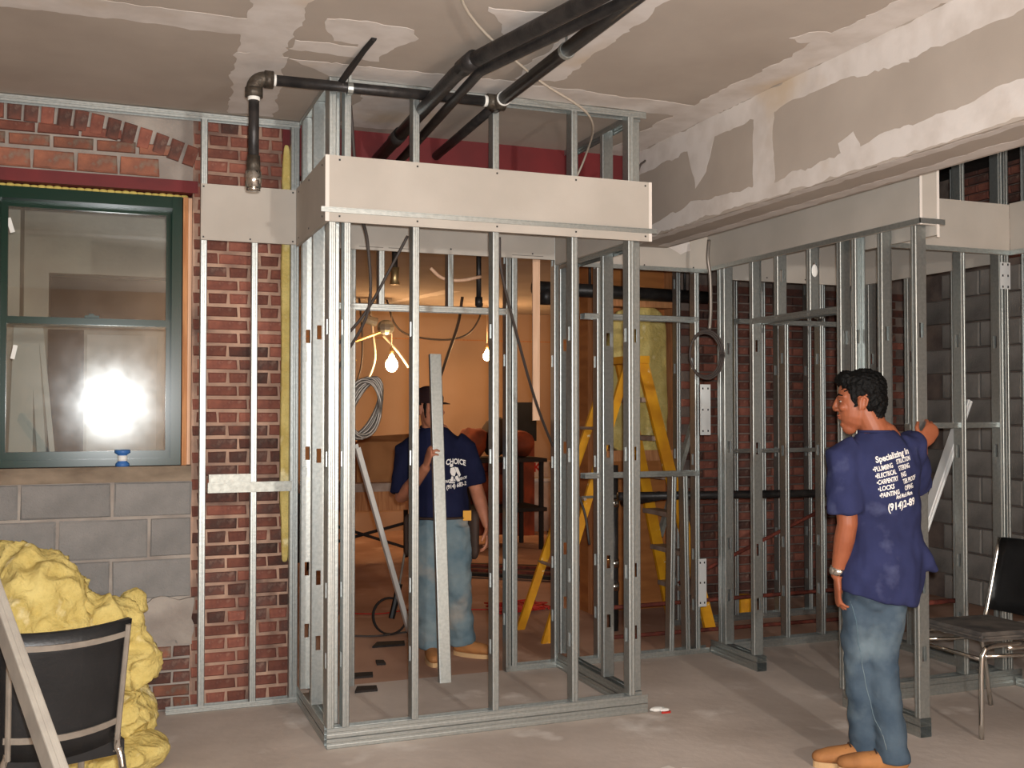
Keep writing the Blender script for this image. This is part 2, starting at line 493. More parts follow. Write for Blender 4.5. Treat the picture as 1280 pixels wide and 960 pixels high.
WY = 5.70
wl = obj('wall_left', MB().box(0.40, 0.95, WY, 5.97, 0, CZ), K['mortar'], kind='structure')
obj('masonry_backing', MB().box(-1.8, 0.40, WY, 5.97, 0, 1.20).box(-1.8, 0.40, WY, 5.97, 2.735, CZ).box(-1.8, -0.60, WY, 5.97, 1.20, 2.735), K['cement'], wl)
z, r = 0.012, 0
while z < 3.05:
    x = 0.43 if r % 2 else 0.375
    while x < 0.94:
        l = random.choice((0.20, 0.20, 0.20, 0.095)) if r % 6 else 0.095
        x1 = min(x + l, 0.945)
        x0 = max(x, 0.405)
        if x1 - x0 > 0.03:
            zz = z + 0.03
            dark = 0.35 < zz < 1.55
            key = 'brick_dark' if (dark and random.random() < 0.55) or random.random() < 0.08 else 'brick'
            brick(wl, ((x0 + x1) / 2, WY + 0.021, zz), round((x1 - x0), 2), 0.053, key)
        x += l + 0.012
    z += 0.0695
    r += 1
for row, (zc, h, off, k0, k1) in enumerate([(2.79, 0.092, 0.0, -5, 3), (2.883, 0.055, 0.09, -5, 3), (2.945, 0.05, 0.02, -4, 1)]):
    for k in range(k0, k1):
        xc = 0.335 + off - 0.2 - k * -0.202 - 0.2
        if xc + 0.09 < 0.40:
            brick(wl, (xc, WY + 0.012, zc), 0.186, h, 'brick_orange' if row < 2 else 'brick')
for k in range(19):                                   # relieving arch of bricks on end
    x = -0.98 + k * 0.076
    zz = 3.03 - 0.17 * ((x + 0.55) / 0.95) ** 2
    if x < 0.45 and zz > 2.8:
        brick(wl, (x, WY + 0.008, zz), 0.060, 0.105, 'brick_dark' if k % 3 else 'brick', 0.33 * ((x + 0.55) / 0.95))
for row, (z0, z1, xs) in enumerate([(1.0, 1.17, (-0.86, -0.41, 0.02, 0.41)), (0.79, 0.985, (-0.66, -0.235, 0.195, 0.41)), (0.578, 0.775, (-0.86, -0.41, 0.015, 0.41)), (0.36, 0.56, (-0.9, -0.3, 0.0))]):
    for a, b in zip(xs[:-1], xs[1:]):
        brick(wl, ((a + b) / 2, WY + 0.02, (z0 + z1) / 2), b - a - 0.016, z1 - z0, 'block', name='concrete_block')
skin([(-0.05, 0.36), (0.41, 0.34), (0.41, 0.575), (0.1, 0.565), (-0.05, 0.56)], 'y', WY - 0.008, wl, 61, 0.02, 'mortar_smear', K['cement'], 0.02)
for row in range(5):
    for k in range(4):
        x0 = -0.25 + k * 0.19 + (0.09 if row % 2 else 0)
        x1 = min(x0 + 0.18, 0.40)
        if x1 - x0 > 0.05:
            brick(wl, ((x0 + x1) / 2, WY + 0.016, 0.035 + row * 0.066), round(x1 - x0, 2), 0.054, 'brick_orange' if (row + k) % 3 == 0 else 'brick_dark')
obj('sill_bed', MB().box(-1.2, 0.40, WY - 0.03, WY + 0.10, 1.175, 1.253), K['sill'], wl)
obj('trim_1', MB().box(-0.62, 0.425, WY - 0.012, WY + 0.1, 2.672, 2.735), K['red'], kind='structure')

# --- window
win = thing('window_1', (-0.1, 5.78, 1.24), kind='structure')
F0, F1, FZ0, FZ1 = -0.56, 0.35, 1.255, 2.655
GY = 5.765
obj('window_frame', MB().box(F0, F0 + 0.05, GY - 0.03, GY + 0.10, FZ0, FZ1).box(F1 - 0.045, F1, GY - 0.03, GY + 0.10, FZ0, FZ1).box(F0 + 0.05, F1 - 0.045, GY - 0.029, GY + 0.099, FZ1 - 0.06, FZ1 - 0.001)
    .box(F0 + 0.05, F1 - 0.045, GY - 0.045, GY + 0.099, FZ0 + 0.001, FZ0 + 0.035).box(F1 - 0.05, F1 - 0.035, GY - 0.04, GY - 0.031, FZ0 + 0.002, FZ1 - 0.002), K['green'], win)
def sash(z0, z1, y):
    b = MB()
    x0, x1 = F0 + 0.05, F1 - 0.045
    b.box(x0, x0 + 0.03, y, y + 0.035, z0, z1).box(x1 - 0.03, x1, y, y + 0.035, z0, z1)
    b.box(x0 + 0.03, x1 - 0.03, y - 0.004, y + 0.034, z0 + 0.001, z0 + 0.045).box(x0 + 0.03, x1 - 0.03, y + 0.001, y + 0.034, z1 - 0.035, z1 - 0.001)
    s = obj('sash', b, K['green'], win)
    g = obj('pane', MB().box(x0 + 0.03, x1 - 0.03, y + 0.015, y + 0.019, z0 + 0.045, z1 - 0.035), K['glass'], s)
    return s
up = sash(1.965, 2.60, GY + 0.04)
lo = sash(1.285, 2.01, GY)
Mr = Matrix.Rotation(-0.28, 3, 'Y')
obj('glass_label', MB().obox((-0.505 + 0.035, GY + 0.05, 2.47), (0.022, 0.002, 0.075), Mr), K['paperwhite'], up)
obj('glass_label', MB().obox((-0.445, GY + 0.012, 1.83), (0.02, 0.002, 0.07), Matrix.Rotation(0.2, 3, 'Y')), K['paperwhite'], lo)
obj('sash_lock', MB().box(-0.12, -0.05, GY - 0.012, GY + 0.03, 2.01, 2.022).box(-0.1, -0.075, GY - 0.016, GY, 2.022, 2.03), K['green'], win)
obj('jamb_board', MB().box(F1 + 0.005, F1 + 0.03, WY + 0.03, GY + 0.1, FZ0 - 0.02, FZ1), K['wood'], win)
obj('jamb_board', MB().box(F1 + 0.032, F1 + 0.058, WY + 0.045, GY + 0.1, FZ0, FZ1), K['lath'], win)
fo = MB()
for k in range(26):
    fo.ell((F0 + 0.02 + k * 0.036, GY - 0.02, FZ1 + 0.006), (0.022, 0.01, 0.007 + 0.004 * random.random()), 8, 6)
obj('spray_foam', fo, K['foam'], win, True)
# light shaft beyond the window
ow = obj('wall_outside', MB().box(-2.2, 0.8, 7.6, 7.8, 0, 2.09).box(-2.2, 0.8, 7.6, 7.8, 2.45, 4.5).box(-2.2, -0.38, 7.6, 7.8, 2.09, 2.45).box(0.37, 0.8, 7.6, 7.8, 2.09, 2.45), K['outside'], kind='structure')
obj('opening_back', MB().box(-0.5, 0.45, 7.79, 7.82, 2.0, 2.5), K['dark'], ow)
obj('pale_board', MB().box(-0.14, 0.30, 7.54, 7.58, 0.0, 2.04), K['boardedge'], label='pale board standing outside behind the lower window pane', cat='board')
obj('outer_timber', MB().box(-0.38, -0.16, 7.54, 7.585, 0.0, 2.07), K['darkbeam'], label='dark timber sheet standing outside, left of the pale board', cat='board')
obj('wall_outside_pier', MB().box(-2.2, -0.53, 7.25, 7.6, 0, 4.5), K['outside'], kind='structure')
for k, (x, tilt, wd) in enumerate([(-0.57, 0.02, 0.06), (-0.47, -0.01, 0.09), (-0.30, -0.07, 0.05), (-0.20, -0.10, 0.03)]):
    M2 = Matrix.Rotation(tilt, 3, 'Y') @ Matrix.Rotation(-0.12, 3, 'X')
    o = obj('plank', MB().obox(V((x, 7.06, 0.0)) + M2 @ V((0, -0.08, 1.05)), (wd, 0.02, 2.1), M2), K['white'],
        label=['white plank outside the window, leftmost of the leaning ones', 'widest white plank leaning outside behind the lower window pane', 'narrow white plank leaning outside, tilted to the left', 'thinnest white plank leaning outside, most tilted of them'][k], cat='plank', group='planks leaning outside the window')

# --- far walls of the right-hand rooms
wr = obj('wall_right', MB().box(6.40, 6.6, -3.0, 7.4, 0, 3.8), K['mortar_dark'], kind='structure')
for row in range(13):
    for k in range(4):
        y = 5.35 + k * 0.405 + (0.2 if row % 2 else 0)
        if y < 6.82:
            brick(wr, (6.395, y, 0.1 + row * 0.203), 0.392, 0.192, 'block_far', axis='x', name='concrete_block')
for row in range(38):
    brick(wr, (6.395, 7.10 + (0.05 if row % 2 else 0), 0.05 + row * 0.07), 0.2 if row % 2 == 0 else 0.1, 0.057, 'brick' if random.random() < 0.4 else 'brick_dark', axis='x')
for row in range(11):
    for k in range(7):
        y = 5.2 + k * 0.212 + (0.1 if row % 2 else 0)
        brick(wr, (6.395, y, 2.72 + row * 0.07), 0.2, 0.057, 'brick' if random.random() < 0.6 else 'brick_dark', axis='x')
obj('steel_beam', MB().box(6.2, 6.40, 3.0, 7.3, 3.42, 3.75), K['darkbeam'], wr)
wf = obj('wall_far', MB().box(4.2, 6.40, 7.25, 7.45, 0, 3.8), K['mortar_dark'], kind='structure')
n = 0
rest = MB()
for row in range(36):
    for k in range(11):
        x = 4.29 + k * 0.212 + (0.1 if row % 2 else 0)
        if x > 6.36:
            continue
        zz = 0.05 + row * 0.07
        if n < 295 and row > 1 and row < 35:
            brick(wf, (x, 7.25, zz), 0.2, 0.057, 'brick_dark' if random.random() < 0.3 else 'brick')
            n += 1
        else:
            rest.box(x - 0.1, x + 0.1, 7.222, 7.26, zz - 0.028, zz + 0.028)
obj('brick_rest', rest, K['brick_dark'], wf, kind='stuff')
wm = obj('wall_middle', MB().box(3.40, 4.2, 7.25, 7.4, 0, 2.8), K['ply'], kind='structure')
obj('timber_post', MB().box(3.40, 3.49, 7.12, 7.25, 0, 2.8), K['wood'], wm)
obj('timber_post', MB().box(4.06, 4.12, 7.12, 7.25, 0, 2.8), K['wood'], wm)
obj('timber_rail', MB().box(3.49, 4.06, 7.10, 7.25, 1.15, 1.23), K['wood'], wm)
obj('timber_rail', MB().box(3.49, 4.06, 7.10, 7.25, 2.32, 2.40), K['wood'], wm)

# ------------------------------------------------------------------ steel framing
def cprofile(wd, f, lip, t=0.0):
    r = 0.004
    a = []
    def arc(cx, cy, a0, a1):
        for i in range(3):
            q = a0 + (a1 - a0) * i / 2
            a.append((cx + r * cos(q), cy + r * sin(q)))
    if lip:
        a.append((f, lip))
        arc(f - r, r, 0, -pi / 2)
    else:
        a.append((f, 0))
    a.extend([(f * .68, 0), (f * .62, .0014), (f * .42, .0014), (f * .36, 0)])
    arc(r, r, -pi / 2, -pi)
    nw = len(a)
    a.extend([(0, wd * .3), (0, wd * .7)])
    arc(r, wd - r, pi, pi / 2)
    a.extend([(f * .36, wd), (f * .42, wd - .0014), (f * .62, wd - .0014), (f * .68, wd)])
    if lip:
        arc(f - r, wd - r, pi / 2, 0)
        a.append((f, wd - lip))
    else:
        a.append((f, wd))
    return a, nw
chan_cache = {}
def channel_mesh(L, wd=0.064, f=0.033, lip=0.006, holes=()):
    key = (round(L, 3), wd, f, lip, tuple(holes))
    if key in chan_cache:
        return chan_cache[key]
    pr, nw = cprofile(wd, f, lip)
    zs = [0.0]
    hr = []
    for h in holes:
        if 0.06 < h < L - 0.06:
            zs += [h - 0.035, h + 0.035]
            hr.append(h)
    zs.append(L)
    m = len(pr)
    b = MB()
    vs = [(x, y, z) for z in zs for x, y in pr]
    fs = []
    for i in range(len(zs) - 1):
        mid = (zs[i] + zs[i + 1]) / 2
        for j in range(m - 1):
            if j == nw and any(abs(mid - h) < 0.03 for h in hr):
                continue
            fs.append((i * m + j, i * m + j + 1, (i + 1) * m + j + 1, (i + 1) * m + j))
    for h in hr:                       # the bent tab of each knockout
        o = len(vs)
        vs += [(0, wd * .7, h - 0.035), (0.012, wd * .66, h - 0.035), (0.012, wd * .66, h + 0.035), (0, wd * .7, h + 0.035)]
        fs.append((o, o + 1, o + 2, o + 3))
    b.add(vs, fs)
    me = bpy.data.meshes.new('stud')
    me.from_pydata(b.v, [], b.f)
    me.update()
    me = final_mesh(me, [('SOLIDIFY', dict(thickness=0.0012, offset=0))], 'stud')
    me.materials.clear()
    me.materials.append(K['zinc'])
    chan_cache[key] = me
    return me
HOLES = (0.30, 0.62, 1.22, 1.83, 2.44)
def stud(parent, x, y, z0, z1, run='x', flip=False, holes=HOLES, f=0.033, wd=0.064, name='stud', rot=None):
    """run x: web across Y, flanges along +X (flip: -X).  run y: web across X facing -Y, flanges along +Y (flip: -Y)"""
    o = obj(name, channel_mesh(z1 - z0, wd, f, 0.006, holes), None, parent)
    o.location = (x, y, z0)
    if run == 'x':
        if flip:
            o.rotation_euler = (0, 0, pi)
            o.location = (x, y + wd, z0)
    else:
        o.rotation_euler = (0, 0, pi / 2)
        o.location = (x + wd, y, z0)
        if flip:
            o.rotation_euler = (0, 0, -pi / 2)
            o.location = (x, y, z0)
    if rot:
        e = o.rotation_euler
        o.rotation_euler = (e[0] + rot[0], e[1] + rot[1], e[2] + rot[2])
    return o
def track(parent, a, b, z, up=True, run='x', name='track', wd=0.066, f=0.03, m=None):
    """a: start (x, y) of the low-x/low-y corner; b: length"""
    me = channel_mesh(b, wd, f, 0)
    if m:
        me = me.copy()
        me.materials.clear()
        me.materials.append(m)
    o = obj(name, me, None, parent)
    x, y = a
    ex, ey, ez = (V((1, 0, 0)), V((0, 1, 0)), V((0, 0, 1)))
    # local x -> flange direction (up or down), local y -> across, local z -> along
    if run == 'x':
        al, ac = ex, ey
    else:
        al, ac = ey, ex
    fl_ = ez if up else -ez
    M = Matrix((fl_, ac, al)).transposed()
    if M.determinant() < 0:
        ac = -ac
        M = Matrix((fl_, ac, al)).transposed()
        if run == 'x':
            y += wd
        else:
            x += wd
    o.matrix_basis = Matrix.Translation((x, y, z)) @ M.to_4x4()
    return o
def panel(parent, x0, x1, y0, y1, z0, z1, screws=(), face='y', name='drywall_panel', m=None):
    p = obj(name, MB().box(x0, x1, y0, y1, z0, z1), m or K['board'], parent)
    if screws:
        b = MB()
        for a, zz in screws:
            if face == 'y':
                b.obox((a, y0 - 0.0008, zz), (0.008, 0.003, 0.008))
            else:
                b.obox((x0 - 0.0008, a, zz), (0.003, 0.008, 0.008))
        obj('screw_heads', b, K['screw'], p, kind='stuff')
    return p

ST = CZ - 0.003
# A: front of the bump-out
FY = 4.78
A = thing('stud_partition', (1.75, FY, 0), label='wide front steel stud wall of the framed enclosure with a drywall band and metal strip', cat='wall frame')
for z in (0.0, 0.047):
    track(A, (0.935, FY), 1.64, z, run='x', f=0.045, m=K['zinc'])
track(A, (0.935, FY), 1.64, ST, up=False, run='x', f=0.035)
for x in (0.935, 1.005, 1.333, 1.735, 2.155, 2.472):
    stud(A, x, FY + 0.001, 0.095, ST - 0.002, 'x')
panel(A, 0.915, 2.596, FY - 0.017, FY - 0.001, 2.405, 2.71, [(x, z) for x in (0.98, 1.35, 1.75, 2.17, 2.56) for z in (2.69, 2.46, 2.43)])
obj('corner_bead', MB().box(0.914, 0.932, FY - 0.019, FY - 0.0165, 2.405, 2.71).box(2.58, 2.597, FY - 0.019, FY - 0.0165, 2.405, 2.71), K['boardedge'], A)
obj('metal_strip', MB().box(0.895, 2.625, FY - 0.021, FY - 0.0175, 2.446, 2.47).box(0.895, 2.625, FY - 0.026, FY - 0.021, 2.466, 2.47).box(0.895, 2.625, FY - 0.026, FY - 0.021, 2.446, 2.45), K['zinc'], A)
# B: left return
B = thing('stud_partition', (0.967, 5.22, 0), label='short left steel stud side of the enclosure, beside the red brick', cat='wall frame')
for z in (0.0, 0.047):
    track(B, (0.935, FY + 0.066), 0.755, z, run='y', f=0.045)
track(B, (0.935, FY + 0.066), 0.755, ST, up=False, run='y')
for y in (4.85, 5.19, 5.50):
    stud(B, 0.936, y, 0.095, ST - 0.002, 'y')
panel(B, 0.917, 0.934, FY - 0.001, 5.582, 2.405, 2.71, [(y, z) for y in (5.5, 5.2, 4.85) for z in (2.68, 2.44)], 'x')
for zz in (1.82, 1.22):
    obj('bridging_clip', MB().box(0.942, 0.985, 5.488, 5.497, zz - 0.025, zz + 0.025), K['zinc'], B)
# C: furring over the brick pier
C = thing('stud_partition', (0.69, 5.6, 0), label='thin steel furring frame screwed over the red brick pier beside the window', cat='wall frame')
track(C, (0.28, 5.60), 0.66, 0.0, run='x', wd=0.05, f=0.03)
track(C, (-1.75, 5.60), 2.69, ST, up=False, run='x', wd=0.05, f=0.035)
for x, f in ((0.433, 0.033), (0.69, 0.033), (0.893, 0.045)):
    stud(C, x, 5.601, 0.004, ST - 0.002, 'x', holes=(), f=f, wd=0.045)
panel(C, 0.432, 0.916, 5.583, 5.599, 2.415, 2.705, [(x, z) for x in (0.445, 0.68, 0.90) for z in (2.69, 2.43)])
obj('steel_offcut', MB().box(0.48, 0.69, 5.575, 5.60, 1.18, 1.21).box(0.48, 0.69, 5.575, 5.578, 1.16, 1.18), K['zinc_old'], C)
obj('steel_offcut', MB().box(0.475, 0.90, 5.577, 5.60, 1.115, 1.165).box(0.475, 0.90, 5.57, 5.578, 1.16, 1.168), K['zinc_old'], C)
# D: right return of the bump-out
D = thing('stud_partition', (2.54, 5.3, 0), label='right steel stud side of the enclosure, its doubled base track running back', cat='wall frame')
for z in (0.0, 0.047):
    track(D, (2.511, FY + 0.066), 0.95, z, run='y', f=0.045)
track(D, (2.511, FY + 0.066), 0.83, ST, up=False, run='y')
for y in (4.852, 5.16, 5.62):
    stud(D, 2.511, y, 0.095, ST - 0.002, 'y')
stud(D, 2.511, 5.74, 0.095, 2.79, 'y')
panel(D, 2.494, 2.510, FY + 0.066, 5.78, 2.41, 2.71, [], 'x')
track(D, (2.511, FY + 0.1), 0.87, 2.41, up=False, run='y', f=0.03)
# E: rear wall of the bump-out with the doorway, running on to the right
RY = 5.80
E_ = thing('stud_partition', (2.3, RY, 0), label='rear steel stud wall with a framed doorway, man standing behind it', cat='wall frame')
track(E_, (2.19, RY), 0.32, 0, run='x', f=0.035)
track(E_, (2.58, RY), 1.0, 0, run='x', f=0.035)
track(E_, (1.002, RY), 2.57, 2.79, up=False, run='x', f=0.03)
for x in (1.04, 1.255, 2.19, 2.228, 2.50, 2.63, 2.785, 3.47):
    stud(E_, x, RY + 0.001, 0.004, 2.786, 'x')
for x in (1.42, 1.83):
    stud(E_, x, RY + 0.001, 2.11, 2.786, 'x', holes=())
track(E_, (1.08, RY), 1.15, 2.14, up=False, run='x', f=0.035, name='door_header')
track(E_, (2.70, RY), 0.80, 2.13, up=False, run='x', f=0.033, name='opening_header')
track(E_, (2.70, RY), 0.80, 1.12, up=True, run='x', f=0.033, name='opening_sill')
for x, t in ((3.28, 0.02), (3.40, -0.015)):
    stud(E_, x, RY + 0.001, 0.005, 1.12, 'x', holes=(), rot=(0, t, 0))
panel(E_, 1.003, 2.494, RY - 0.017, RY - 0.001, 2.44, 2.78, [(x, 2.47) for x in (1.35, 1.84, 2.35)])
obj('board_print', MB().box(1.30, 1.44, RY - 0.0178, RY - 0.0168, 2.455, 2.459).box(1.47, 1.60, RY - 0.0178, RY - 0.0168, 2.455, 2.459).box(2.22, 2.42, RY - 0.0178, RY - 0.0168, 2.455, 2.459), K['ink'], E_, kind='stuff')
eb = panel(E_, 2.60, 3.555, RY - 0.017, RY - 0.001, 2.41, 2.78, [(x, 2.44) for x in (2.8, 3.1, 3.45)])
obj('metal_strip', MB().box(2.60, 3.555, RY - 0.021, RY - 0.0175, 2.41, 2.435), K['zinc'], E_)
skin([(3.22, 2.66), (3.42, 2.66), (3.43, 2.55), (3.36, 2.52), (3.25, 2.57)], 'y', RY - 0.0172, E_, 77, 0.01)
# F: wall along the depth with the second doorway
XW = 3.57
Fp = thing('stud_partition', (3.6, 4.9, 0), label='steel stud wall with a doorway behind the man in the blue shirt', cat='wall frame')
track(Fp, (XW, 5.28), 0.51, 0, run='y', f=0.05)
track(Fp, (XW, 5.28), 0.51, 0.052, run='y', f=0.035)
track(Fp, (XW, 3.95), 0.56, 0, run='y', f=0.05)
track(Fp, (XW, 3.95), 0.56, 0.052, run='y', f=0.035)
track(Fp, (XW, 3.95), 1.84, 3.745, up=False, run='y')
for y in (5.31, 5.62, 4.505, 4.19, 3.955):
    stud(Fp, XW, y, 0.09, 3.74, 'y')
for y in (5.70, 4.42):
    stud(Fp, XW, y, 0.09, 3.74, 'y', True)
for y in (5.06, 4.76):
    stud(Fp, XW, y, 2.06, 3.74, 'y', holes=(0.25,))
track(Fp, (XW, 4.53), 0.80, 2.085, up=False, run='y', f=0.035, name='door_header')
panel(Fp, XW - 0.017, XW - 0.001, 3.922, 5.78, 2.42, 2.72, [(y, z) for y in (5.3, 5.06, 4.76, 4.45, 4.2) for z in (2.44,)], 'x')
panel(Fp, XW - 0.017, XW + 0.08, 3.905, 3.921, 2.415, 2.72, [(XW + 0.03, 2.67)])
panel(Fp, XW + 0.081, XW + 0.095, 3.905, 4.48, 2.37, 2.72, [], 'x')
obj('corner_bead', MB().box(XW - 0.019, XW - 0.005, 3.902, 3.9045, 2.415, 2.72).box(XW + 0.083, XW + 0.097, 3.902, 3.9045, 2.36, 2.72), K['boardedge'], Fp)
obj('metal_strip', MB().box(XW - 0.021, XW - 0.0175, 3.90, 5.78, 2.42, 2.445).box(XW - 0.021, XW + 0.13, 3.90, 3.904, 2.42, 2.445), K['zinc'], Fp)
def nail_plate(parent, x, y, z0, z1, wd=0.075, face='y'):
    pl = obj('steel_plate', MB().box(x, x + wd, y - 0.002, y, z0, z1), K['zinc_bright'], parent)
    b = MB()
    for i in range(3):
        for j in range(2):
            b.obox((x + wd * (0.25 + 0.5 * j), y - 0.0025, z0 + (z1 - z0) * (0.08 + 0.42 * i)), (0.008, 0.003, 0.012))
    obj('plate_holes', b, K['screw'], pl, kind='stuff')
nail_plate(Fp, 3.49, 5.775, 1.38, 1.70)
obj('white_tag', MB().ell((XW + 0.02, 4.745, 2.30), (0.02, 0.006, 0.035), 10, 8), K['paperwhite'], Fp)
nail_plate(Fp, 3.47, 5.775, 0.30, 0.60, 0.06)
# G: right-hand wall
GYW = 4.51
G = thing('stud_partition', (4.2, GYW, 0), label='right steel stud wall with a drywall band, behind the chair with chrome legs', cat='wall frame')
track(G, (3.66, GYW), 1.14, 0, run='x', f=0.055)
track(G, (3.66, GYW), 1.14, 0.055, run='x', f=0.035)
track(G, (3.66, GYW), 1.14, 3.745, up=False, run='x')
for x in (3.70, 4.385, 4.66):
    stud(G, x, GYW + 0.001, 0.092, 3.74, 'x')
stud(G, 4.735, GYW + 0.001, 0.092, 3.74, 'x', True)
panel(G, 3.67, 4.722, GYW - 0.017, GYW - 0.001, 2.41, 2.695, [(x, 2.43) for x in (4.15, 4.40, 4.68)])
obj('metal_strip', MB().box(3.67, 4.72, GYW - 0.021, GYW - 0.0175, 2.41, 2.435), K['zinc'], G)
track(G, (4.15, GYW + 0.018), 0.55, 1.44, run='x', f=0.03, wd=0.03, name='bridging_channel')
nail_plate(G, 4.665, GYW - 0.001, 2.22, 2.37)
# H: returns at the right edge
H = thing('stud_partition', (4.77, 4.2, 0), label='steel stud return at the right picture edge, coming towards the viewer', cat='wall frame')
track(H, (4.74, 3.5), 1.0, 0, run='y', f=0.05)
track(H, (4.74, 3.5), 1.0, 3.745, up=False, run='y')
for y in (4.40, 4.0, 3.6):
    stud(H, 4.74, y, 0.05, 3.74, 'y')
panel(H, 4.723, 4.739, 3.5, 4.492, 2.41, 2.70, [(4.45, 2.43)], 'x')
obj('metal_strip', MB().box(4.719, 4.7225, 3.5, 4.492, 2.41, 2.435), K['zinc'], H)
I_ = thing('stud_partition', (4.77, 5.2, 0), label='steel stud wall inside the right room, drywall band along its top', cat='wall frame')
track(I_, (4.76, 4.60), 1.26, 0, run='y', f=0.05)
for y in (4.95, 5.35, 5.60, 5.72, 5.84):
    stud(I_, 4.76, y, 0.05, 3.0, 'y')
panel(I_, 4.743, 4.759, 4.58, 5.78, 2.38, 2.72, [], 'x')
J = thing('stud_partition', (4.2, RY, 0), label='steel stud wall seen through the second doorway, two bright studs', cat='wall frame')
track(J, (3.65, RY), 1.1, 0, run='x', f=0.05)
for x in (4.15, 4.43):
    stud(J, x, RY + 0.001, 0.05, 2.1, 'x')
stud(J, 4.62, RY + 0.001, 0.05, 2.79, 'x')
stud(J, 4.43, RY + 0.001, 2.15, 2.79, 'x', holes=())
panel(J, 3.66, 4.742, RY - 0.017, RY - 0.001, 2.375, 2.74, [(x, 2.4) for x in (4.0, 4.3)])
track(J, (3.80, RY), 0.9, 2.13, up=False, run='x', name='opening_header')
Lp = thing('stud_partition', (4.6, 6.6, 0), label='dim steel stud wall standing before the far brick wall', cat='wall frame')
track(Lp, (3.75, 6.6), 2.0, 0, run='x', f=0.04)
track(Lp, (3.75, 6.6), 2.0, 2.6, up=False, run='x', f=0.04)
for x in (3.80, 4.28, 4.52, 4.66, 4.93, 5.06, 5.33, 5.60):
    stud(Lp, x, 6.601, 0.004, 2.596, 'x')
track(Lp, (4.2, 6.595), 1.1, 1.22, run='x', f=0.03, name='bridging_channel', wd=0.05)

# studs leaning in the right room
def lean(name, a, b, wd, f, ax, label, group=None, roll=0.0, cat='steel channel', holes=(), m=None, flip=False):
    a, b = V(a), V(b)
    d = (b - a)
    L_ = d.length
    d.normalize()
    ax = V(ax)
    y = (ax - d * ax.dot(d)).normalized()      # web direction
    x = y.cross(d)
    M = Matrix((x, y, d)).transposed()
    me = channel_mesh(L_, wd, f, 0.006, holes)
    if m:
        me = me.copy()
        me.materials.clear()
        me.materials.append(K[m])
    o = obj(name, me, None, label=label, cat=cat, group=group)
    fl_ = Matrix.Translation((0, wd, 0)) @ Matrix.Rotation(pi, 4, 'Z') if flip else Matrix.Identity(4)
    o.matrix_basis = Matrix.Translation(a) @ M.to_4x4() @ Matrix.Rotation(roll, 4, 'Z') @ fl_
    return o
lean('metal_stud', (3.86, 4.66, 0.0), (4.62, 4.70, 1.60), 0.064, 0.033, (1, 0, 0), 'steel channel leaning diagonally behind the right stud wall, upper one', 'diagonal steel channels behind the right wall', pi / 2, m='zinc_bright')
lean('metal_stud', (4.02, 4.78, 0.0), (4.40, 4.82, 1.30), 0.064, 0.033, (1, 0, 0), 'shorter steel channel leaning diagonally beneath the longer one, right stud wall', 'diagonal steel channels behind the right wall', pi / 2, m='zinc_bright')
lean('metal_stud', (4.72, 5.2, 0.0), (4.55, 5.1, 1.45), 0.05, 0.03, (1, 0, 0), 'steel channel standing tilted behind the black chair back', None, pi / 2)

# ------------------------------------------------------------------ pipes
def pipe_run(pts, r, n=14):
    return MB().tube(pts, r, n)
PY, PZ = 4.70, 3.005
p1 = thing('sprinkler_pipe', (0.585, PY, 2.5), label='black iron pipe along the ceiling with an elbow dropping before the brick', cat='pipe')
obj('pipe', pipe_run([(0.63, PY, PZ), (1.70, PY, PZ + 0.012)], 0.024), K['pipe'], p1, True)
obj('pipe', pipe_run([(0.585, PY, PZ - 0.03), (0.585, PY, 2.60)], 0.023), K['pipe'], p1, True)
el = MB().tube([(0.585 + 0.05 * (1 - cos(t)), PY, PZ - 0.05 + 0.05 * sin(t)) for t in [i * pi / 16 for i in range(9)]], 0.034, 14)
el.tube([(0.585, PY, PZ - 0.085), (0.585, PY, PZ - 0.045)], 0.039, 14).tube([(0.63, PY, PZ), (0.668, PY, PZ)], 0.039, 14)
obj('elbow', el, K['fitting'], p1, True)
obj('thread_tape', MB().tube([(0.585, PY, PZ - 0.10), (0.585, PY, PZ - 0.08)], 0.027, 14), K['white'], p1, True)
obj('thread_tape', MB().tube([(0.668, PY, PZ), (0.68, PY, PZ)], 0.027, 14), K['white'], p1, True)
obj('coupling', MB().tube([(0.585, PY, 2.66), (0.585, PY, 2.585)], [0.028, 0.031], 14), K['fitting'], p1, True)
obj('sprinkler_cap', MB().tube([(0.585, PY, 2.59), (0.585, PY, 2.52)], 0.035, 12).tube([(0.585, PY, 2.52), (0.585, PY, 2.505)], 0.03, 6), K['chrome'], p1, True)
TX = 1.735
obj('tee', MB().tube([(TX - 0.06, PY, PZ + 0.012), (TX + 0.03, PY, PZ + 0.012)], 0.037, 14).tube([(TX, PY - 0.06, PZ + 0.012), (TX, PY + 0.06, PZ + 0.012)], 0.037, 14), K['fitting'], p1, True)
obj('thread_tape', MB().tube([(TX - 0.075, PY, PZ + 0.012), (TX - 0.06, PY, PZ + 0.012)], 0.027, 14), K['white'], p1, True)
obj('pipe_clamp', MB().tube([(1.0, PY, PZ), (1.024, PY, PZ)], 0.029, 14).box(1.006, 1.018, PY - 0.008, PY + 0.008, PZ + 0.02, PZ + 0.06), K['zinc'], p1)
p2 = thing('sprinkler_pipe', (TX, 4, 2.98), label='straight black ceiling pipe running from the tee towards the viewer', cat='pipe')
obj('pipe', pipe_run([(TX + 0.02, 1.2, PZ + 0.012), (TX, PY - 0.06, PZ + 0.012)], 0.03), K['pipe'], p2, True)
obj('pipe', pipe_run([(TX, PY + 0.06, PZ + 0.01), (TX - 0.02, 5.67, PZ - 0.03)], 0.024), K['pipe'], p2, True)
obj('thread_tape', MB().tube([(TX, PY - 0.075, PZ + 0.012), (TX, PY - 0.062, PZ + 0.012)], 0.035, 14), K['white'], p2, True)
